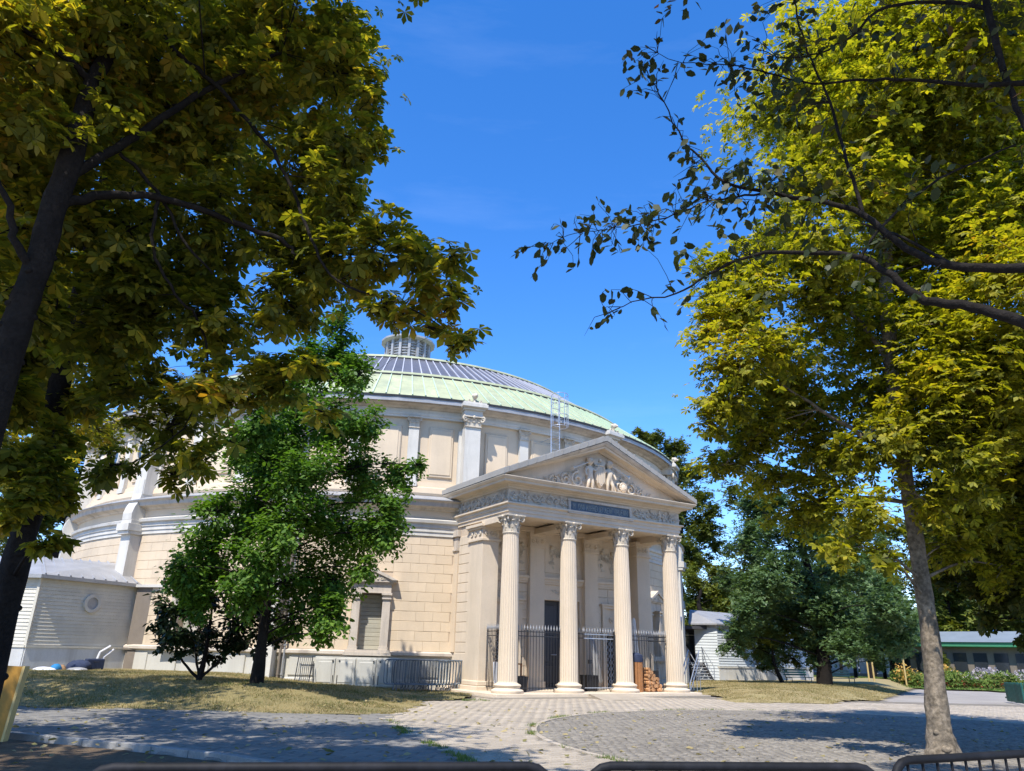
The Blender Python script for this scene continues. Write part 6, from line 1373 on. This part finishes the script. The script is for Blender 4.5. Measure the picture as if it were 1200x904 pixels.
# --- trees right of the portico
def simple_tree(name, label, bx, by, trunkpx, lobes, n, sz, tm, m, bark='darkbark', group=None, r0=.2, depth=0, key='x', tw_=9, flat=.85, z0=0, cat='tree', clump=.5, wob=2.0):
    b = Vector((bx, by, z0)); D = math.hypot(bx, by)
    tk = [(b - Vector((0, 0, .1)), r0)] + [(at(x, y, D), r0 * (.8 - .6 * i / len(trunkpx))) for i, (x, y) in enumerate(trunkpx)]
    return tree(name, label, b, tk, lobepx([(x, y, r, D + depth + wob * math.sin(x * .045 + y * .03)) for x, y, r in lobes]), n, sz, tm, m, MT[bark], group=group, cat=cat, twigs=tw_, flat=flat, shell=.45, clump=clump, key=key, twr=.02)
P0 = gnd(966, 804, .25)
simple_tree('plane_tree', 'tall bluish-green tree on the dry lawn right of the pale annex', P0[0], P0[1], [(965, 770), (962, 730), (950, 680), (935, 620)],
            [(885, 600, 26), (905, 590, 22), (880, 640, 32), (925, 640, 38), (960, 620, 30), (900, 680, 42), (950, 690, 42), (1000, 670, 38), (1005, 620, 26), (875, 720, 36), (920, 730, 42), (980, 730, 44), (1030, 710, 38), (1045, 740, 32), (1000, 760, 30), (950, 765, 26), (900, 755, 28), (860, 680, 20), (862, 750, 22), (1060, 760, 20), (1025, 775, 14)],
            30000, .28, SPRAY, LM['teal'], 'darkbark', r0=.42, key='spr')
P1 = gnd(910, 802, .2)
simple_tree('laurel_bush', 'lighter olive-green leafy bush in front of the white-based annex', P1[0], P1[1] - 1.5, [(908, 780), (905, 760)], [(890, 745, 24), (920, 740, 22), (945, 755, 16), (872, 760, 12), (900, 770, 20), (930, 772, 16), (880, 735, 14), (935, 735, 14), (895, 785, 10), (865, 740, 9)], 3600, .20, SPRAY, LM['olive'], r0=.12, key='spr', cat='bush', wob=.8)
simple_tree('young_tree', 'slim dark tree behind the big chestnut trunk at the edge of the lawn', *gnd(1052, 799, .1), [(1052, 780), (1050, 750)], [(1050, 760, 22), (1035, 745, 20), (1065, 740, 20), (1050, 715, 24), (1030, 720, 18)], 2600, .34, SPRAY, LM['teal'], r0=.18, key='spr', cat='tree')
# --- trees rising behind the rotunda
simple_tree('plane_tree', 'tall tree rising behind the right shoulder of the rotunda roof', 25.5, 86, [(800, 700), (798, 620), (790, 560)], [(765, 520, 18), (790, 530, 20), (780, 560, 26), (805, 555, 22), (815, 585, 22), (790, 600, 28), (820, 620, 24), (835, 600, 12), (800, 650, 26), (822, 655, 18), (750, 510, 10), (840, 640, 10), (760, 545, 20)], 9000, .62, SPRAY, LM['far'], group=None, r0=.5, key='spr')
simple_tree('maple_tree', 'lower golden-green tree between the rotunda and the bluish-green tree', 24.5, 80, [(822, 720), (822, 690)], [(815, 680, 22), (840, 670, 18), (830, 700, 24), (808, 710, 22), (850, 700, 18), (845, 720, 20), (820, 735, 20), (800, 735, 16)], 6000, .5, SPRAY, LM['olive'], r0=.3, key='spr')
simple_tree('plane_tree', 'golden-green tree behind the rotunda at the far left, seen between the chestnuts', -36, 55, [(70, 640), (85, 570)], [(95, 520, 22), (75, 540, 26), (60, 560, 24), (88, 560, 20), (40, 530, 26), (10, 560, 30), (20, 600, 40), (60, 610, 30), (-20, 620, 40), (30, 660, 30)], 6000, .6, SPRAY, LM['olive'], r0=.4, key='spr')
# --- background belt on the right: individual trees
BT = [(1105, 680, 84, LM['far'], 'light green tree across the lawn just right of the big chestnut trunk'), (1150, 650, 82, LM['olive'], 'yellow-green tree behind the green kiosk roof'), (1190, 670, 88, LM['far'], 'broad dark tree behind the kiosk at the right edge'),
      (1240, 640, 90, LM['far'], 'dark tree past the right edge behind the kiosk'), (1075, 640, 96, LM['far'], 'dark tree far behind the big chestnut trunk'), (1010, 690, 84, LM['far'], 'far tree behind the bluish-green tree'), (935, 690, 90, LM['far'], 'far tree showing through gaps of the bluish-green tree'), (870, 690, 92, LM['far'], 'far tree behind the pale annex'), (1040, 740, 70, LM['teal'], 'small round tree at the far side of the lawn')]
for i, (px, py, D, m_, lab) in enumerate(BT):
    b = at(px, py, D); r = D * .06; c = [((b.x + random.gauss(0, r * .55), b.y + random.gauss(0, r * .5), max(4.6, b.z + random.gauss(0, r * .6))), r * random.uniform(.3, .5)) for _ in range(20)]
    tree('park_tree', lab, (b.x, b.y, 0), [((b.x, b.y, -.1), .3), ((b.x + .1, b.y, 2.5), .24), ((b.x, b.y, b.z), .15)], c, 3400, .70, SPRAY, m_, MT['darkbark'], group='park trees in the background', twigs=8, flat=.8, shell=.4, key='spr', twr=.03)
# thin trunks under the crowns
for i, (px, D) in enumerate([(900, 78), (925, 66), (942, 70), (984, 80), (1000, 72), (1018, 66), (1034, 74), (1045, 82), (1062, 70)]):
    p = at(px, 770, D); g = G(); g.tube([(0, 0, -.1), (.05, 0, 2), (.0, .05, 4.5)], [.17, .13, .10], 8)
    tag(obj('bare_trunk', g, MT['darkbark'], None, (p.x, p.y, 0), smooth=60), 'thin dark street tree trunk beyond the lawn, %s from the left' % ['first', 'second', 'third', 'fourth', 'fifth', 'sixth', 'seventh', 'eighth', 'ninth'][i], 'tree trunk', 'street tree trunks beyond the lawn')
# low street wall, kiosk, benches
SW = thing('street_hoarding', 'long pale grey hoarding along the street seen low between the trunks', 'hoarding', (at(870, 790, 88).x, at(870, 790, 88).y, 0))
pA = at(860, 785, 88); pB = at(1250, 785, 88); d_ = (pB - pA); d_.z = 0; ang = math.atan2(d_.y, d_.x)
for k in range(18):
    g = G(); g.box(0, d_.length / 18 - .08, 0, .08, .3, 2.3); obj('panel', g, MT['street'], SW, (d_.x * k / 18, d_.y * k / 18, 0), (0, 0, ang))
g = G(); g.box(0, d_.length, -.05, .15, 0, .35, Matrix.Rotation(ang, 4, 'Z')); obj('footing', g, MT['brown'], SW)
k0 = at(1040, 752, 70); k1 = at(1230, 757, 66); KD = k1 - k0; KD.z = 0; ang = math.atan2(KD.y, KD.x)
KI = thing('park_kiosk', 'low kiosk with pale blue-grey roof and bright green fascia behind the flower bed', 'kiosk', (k0.x, k0.y, 0), ang); Lk = KD.length
g = G(); g.box(0, Lk, .6, 4, 0, 2.7); obj('wall', g, MT['brown'], KI)
for k in range(8): g = G(); x = .4 + k * Lk / 8; g.box(x, x + Lk / 8 - .5, .5, .62, .9, 2.3); obj('window', g, MT['glass'], KI)
g = G(); g.box(-.3, Lk + .3, -.1, .02, 2.75, 3.05); g.box(-.3, Lk + .3, .02, 4.3, 2.7, 2.8); obj('fascia', g, MT['kioskgreen'], KI)
g = G(); g.add([(-.4, -.2, 3.06), (Lk + .4, -.2, 3.06), (Lk + .1, 2.4, 3.9), (.0, 2.4, 3.9), (-.4, 4.5, 3.06), (Lk + .4, 4.5, 3.06)], [(0, 1, 2, 3), (3, 2, 5, 4), (0, 3, 4), (1, 5, 2), (0, 4, 5, 1)]); obj('roof', g, MT['kiosk'], KI)
p = at(1163, 737, 72); g = G(); g.box(-.3, .3, 0, .1, .4, 1.3); sg_ = thing('blue_sign', 'small blue sign standing above the kiosk roof', 'sign', (p.x, p.y, 0)); obj('panel', g, MT['blue'], sg_, (0, 0, p.z - .8)); g = G(); g.tube([(0, .05, 0), (0, .05, p.z - .8)], .05, 6); obj('post', g, MT['lead'], sg_)
p = at(1166, 748, 71.5); aw = thing('red_awning', 'red awning behind the kiosk roof below the blue sign', 'awning', (p.x, p.y, 0)); g = G(); g.add([(-1, 0, p.z - .5), (1, 0, p.z - .5), (.8, .8, p.z + .3), (-.8, .8, p.z + .3)], [(0, 1, 2, 3)]); obj('canopy', g, MT['red'], aw); g = G(); g.tube([(-.9, .4, 0), (-.9, .4, p.z)], .04, 6); g.tube([(.9, .4, 0), (.9, .4, p.z)], .04, 6); obj('posts', g, MT['lead'], aw)
def bench(px, py, D, rz, lab):
    p = at(px, py, D); t = thing('park_bench', lab, 'bench', (p.x, p.y, .12), rz, 'green park benches under the bluish-green tree')
    for k in range(3): g = G(); g.box(-1, 1, -.22 + k * .15, -.10 + k * .15, .42, .45); obj('seat_slat', g, MT['greenpaint'], t)
    for k in range(3): g = G(); g.box(-1, 1, .25 + k * .03, .28 + k * .03, .52 + k * .13, .62 + k * .13); obj('back_slat', g, MT['greenpaint'], t)
    for x in (-.85, .85): g = G(); g.tube([(x, -.2, 0), (x, -.2, .42), (x, .25, .42), (x, .33, .88)], .025, 6); g.tube([(x, .2, 0), (x, .22, .42)], .025, 6); obj('leg', g, MT['iron'], t)
bench(936, 792, 50, R(30), 'green slatted bench just left of the bluish-green tree trunk'); bench(985, 795, 51, R(20), 'green slatted bench just right of the bluish-green tree trunk'); bench(902, 793, 52, R(35), 'green slatted bench at the left, beside the pale annex')
# stakes
for i, (px, D) in enumerate([(1017, 56), (1023, 56.5), (1060, 57)]):
    p = at(px, 785, D); g = G(); g.tube([(0, 0, 0), (0, 0, 1.5 if i < 2 else 1.9)], .05, 6); tag(obj('wooden_stake', g, MT['boardedge'], None, (p.x, p.y, .05)), ['pale wooden stake on the far lawn, left one of a pair', 'pale wooden stake on the far lawn, right one of a pair', 'single pale stake just left of the big chestnut trunk'][i], 'stake')
# green slatted enclosure at right edge
p0, p1 = gnd(1181, 823), gnd(1212, 828); GE = thing('green_planter_fence', 'dark green slatted enclosure on the paving at the right edge', 'enclosure', (*p0, 0), math.atan2(p1[1] - p0[1], p1[0] - p0[0]) )
g = G(); g.block(-.055, .055, -.02, .02, .04, .82, .008); gme = g.mesh('slat', MT['greenpaint'])
for k in range(14): link('slat', gme, GE, (.06 + k * .15, 0, random.uniform(-.01, .01)))
for k in range(8): link('slat', gme, GE, (-.02 - k * .03, .1 + k * .15, 0), (0, 0, R(100)))
g = G(); g.box(-.3, 2.1, .02, .06, .15, .21); g.box(-.3, 2.1, .02, .06, .66, .72); obj('rail', g, MT['greenpaint'], GE)
# flower bed
FB = gnd(1150, 806, .08); fb = Vector((FB[0], FB[1], 0)); dF = math.hypot(*FB)
fbd = thing('flower_bed', 'flower bed with white, red and orange blossoms in front of the kiosk', 'flower bed', fb)
g = G(); g.v = [(4.8 * math.cos(2 * PI * k / 24), 2.2 * math.sin(2 * PI * k / 24), .12) for k in range(24)]; g.f = [tuple(range(24))]; obj('soil', g, MT['soil'], fbd)
def flowers(nm, n, x0, x1, y0, y1, z0, z1, sz, m, tm=SPRAY):
    k = n; pos = np.stack([rng.uniform(x0, x1, k), rng.uniform(y0, y1, k), rng.uniform(z0, z1, k)], 1); pos[:, 2] *= .75 + .25 * np.sin(pos[:, 0] * 2.1)
    return leaf_stuff(nm, pos, rng.normal(0, 1, (k, 3)), rng.normal(0, .5, (k, 3)) + [0, -.3, 1], sz * rng.uniform(.6, 1.3, k), tm, m, fbd)
flowers('leaves', 4500, -5, 3.6, -1.9, 2.2, .1, 1.1, .26, LM['lawng']); flowers('white_flowers', 1100, -1.6, 3.4, -.6, 1.2, .5, 1.35, .15, LM['fwhite']); flowers('red_flowers', 420, -4.6, 3.6, -1.8, -.9, .15, .55, .15, LM['fred']); flowers('orange_flowers', 650, -5.2, -1.2, -.8, 1.2, .4, 1.5, .17, LM['fyel']); flowers('orange_flowers', 300, 1.5, 4.2, -1.9, -1, .1, .5, .15, LM['fyel'])
simple_tree('ball_topiary', 'small round-headed golden-green tree with pale stem in the flower bed', *gnd(1131, 800, .1), [(1128, 780), (1126, 765)], [(1125, 755, 14), (1115, 760, 11), (1136, 760, 11), (1125, 748, 10), (1140, 752, 8)], 1500, .26, SPRAY, LM['olive'], 'boardedge', r0=.09, key='spr', wob=.4)
simple_tree('round_bush', 'large light-green bush at the right edge behind the flower bed', *gnd(1185, 799, .1), [(1185, 790), (1184, 780)], [(1175, 780, 18), (1195, 775, 24), (1158, 785, 14), (1205, 790, 18), (1180, 765, 18), (1210, 765, 18), (1165, 770, 14), (1198, 758, 12)], 4600, .28, SPRAY, LM['green'], r0=.1, key='spr', cat='bush', wob=.6)
simple_tree('yellow_bush', 'yellowish bush in the middle of the flower bed', *gnd(1148, 801, .1), [(1148, 795), (1148, 785)], [(1145, 785, 10), (1155, 780, 9), (1135, 788, 8)], 1100, .24, SPRAY, LM['lawng'], r0=.06, key='spr', cat='bush', wob=.3)
simple_tree('loose_bush', 'loose yellow-green shrub between the big trunk and the flower bed', *gnd(1100, 801, .1), [(1100, 790), (1100, 780)], [(1100, 782, 13), (1088, 788, 10), (1112, 786, 10), (1104, 772, 10), (1095, 775, 9)], 1500, .26, SPRAY, LM['olive'], r0=.06, key='spr', cat='bush', wob=.3)
simple_tree('loose_bush', 'tall loose green shrub behind the left half of the flower bed', *gnd(1126, 799, .1), [(1126, 790), (1126, 780)], [(1122, 780, 12), (1136, 776, 11), (1112, 778, 9), (1130, 768, 9)], 1500, .28, SPRAY, LM['green'], r0=.06, key='spr', cat='bush', wob=.3)
simple_tree('loose_bush', 'tall loose green shrub behind the white blossoms', *gnd(1155, 798, .1), [(1155, 790), (1155, 780)], [(1150, 776, 12), (1164, 772, 12), (1158, 764, 9), (1142, 770, 8)], 1600, .28, SPRAY, LM['olive'], r0=.06, key='spr', cat='bush', wob=.3)
# far hedge closing the horizon
ks = 15000; a = rng.uniform(R(-62), R(62), ks); D = rng.uniform(118, 135, ks); z = rng.uniform(0, 1, ks) * (10 + 3 * np.sin(a * 23) + 2 * np.sin(a * 51))
leaf = leaf_stuff('far_wood', np.stack([D * np.sin(a), D * np.cos(a), z], 1), rng.normal(0, 1, (ks, 3)), rng.normal(0, .6, (ks, 3)) + [0, -.5, .8], 2.6 * rng.uniform(.6, 1.2, ks), SPRAY, LM['far'], None)
tag(leaf, 'distant belt of park trees closing the horizon', 'woodland')
# fallen leaves
ks = 900; X = np.where(rng.random(ks) < .6, rng.uniform(-14, 1, ks), rng.uniform(1, 14, ks)); Y = rng.uniform(9, 24, ks); Z = np.array([max(.02, hm(a_, b_) if b_ > 20 and a_ < -1 else .02) for a_, b_ in zip(X, Y)])
tag(leaf_stuff('fallen_leaves', np.stack([X, Y, Z + .02], 1), rng.normal(0, 1, (ks, 3)) * [1, 1, .1], rng.normal(0, .3, (ks, 3)) + [0, 0, 1], .13 * rng.uniform(.6, 1.2, ks), OVAL, LM['straw'], None), 'dry fallen leaves scattered on the paving and grass', 'leaves')
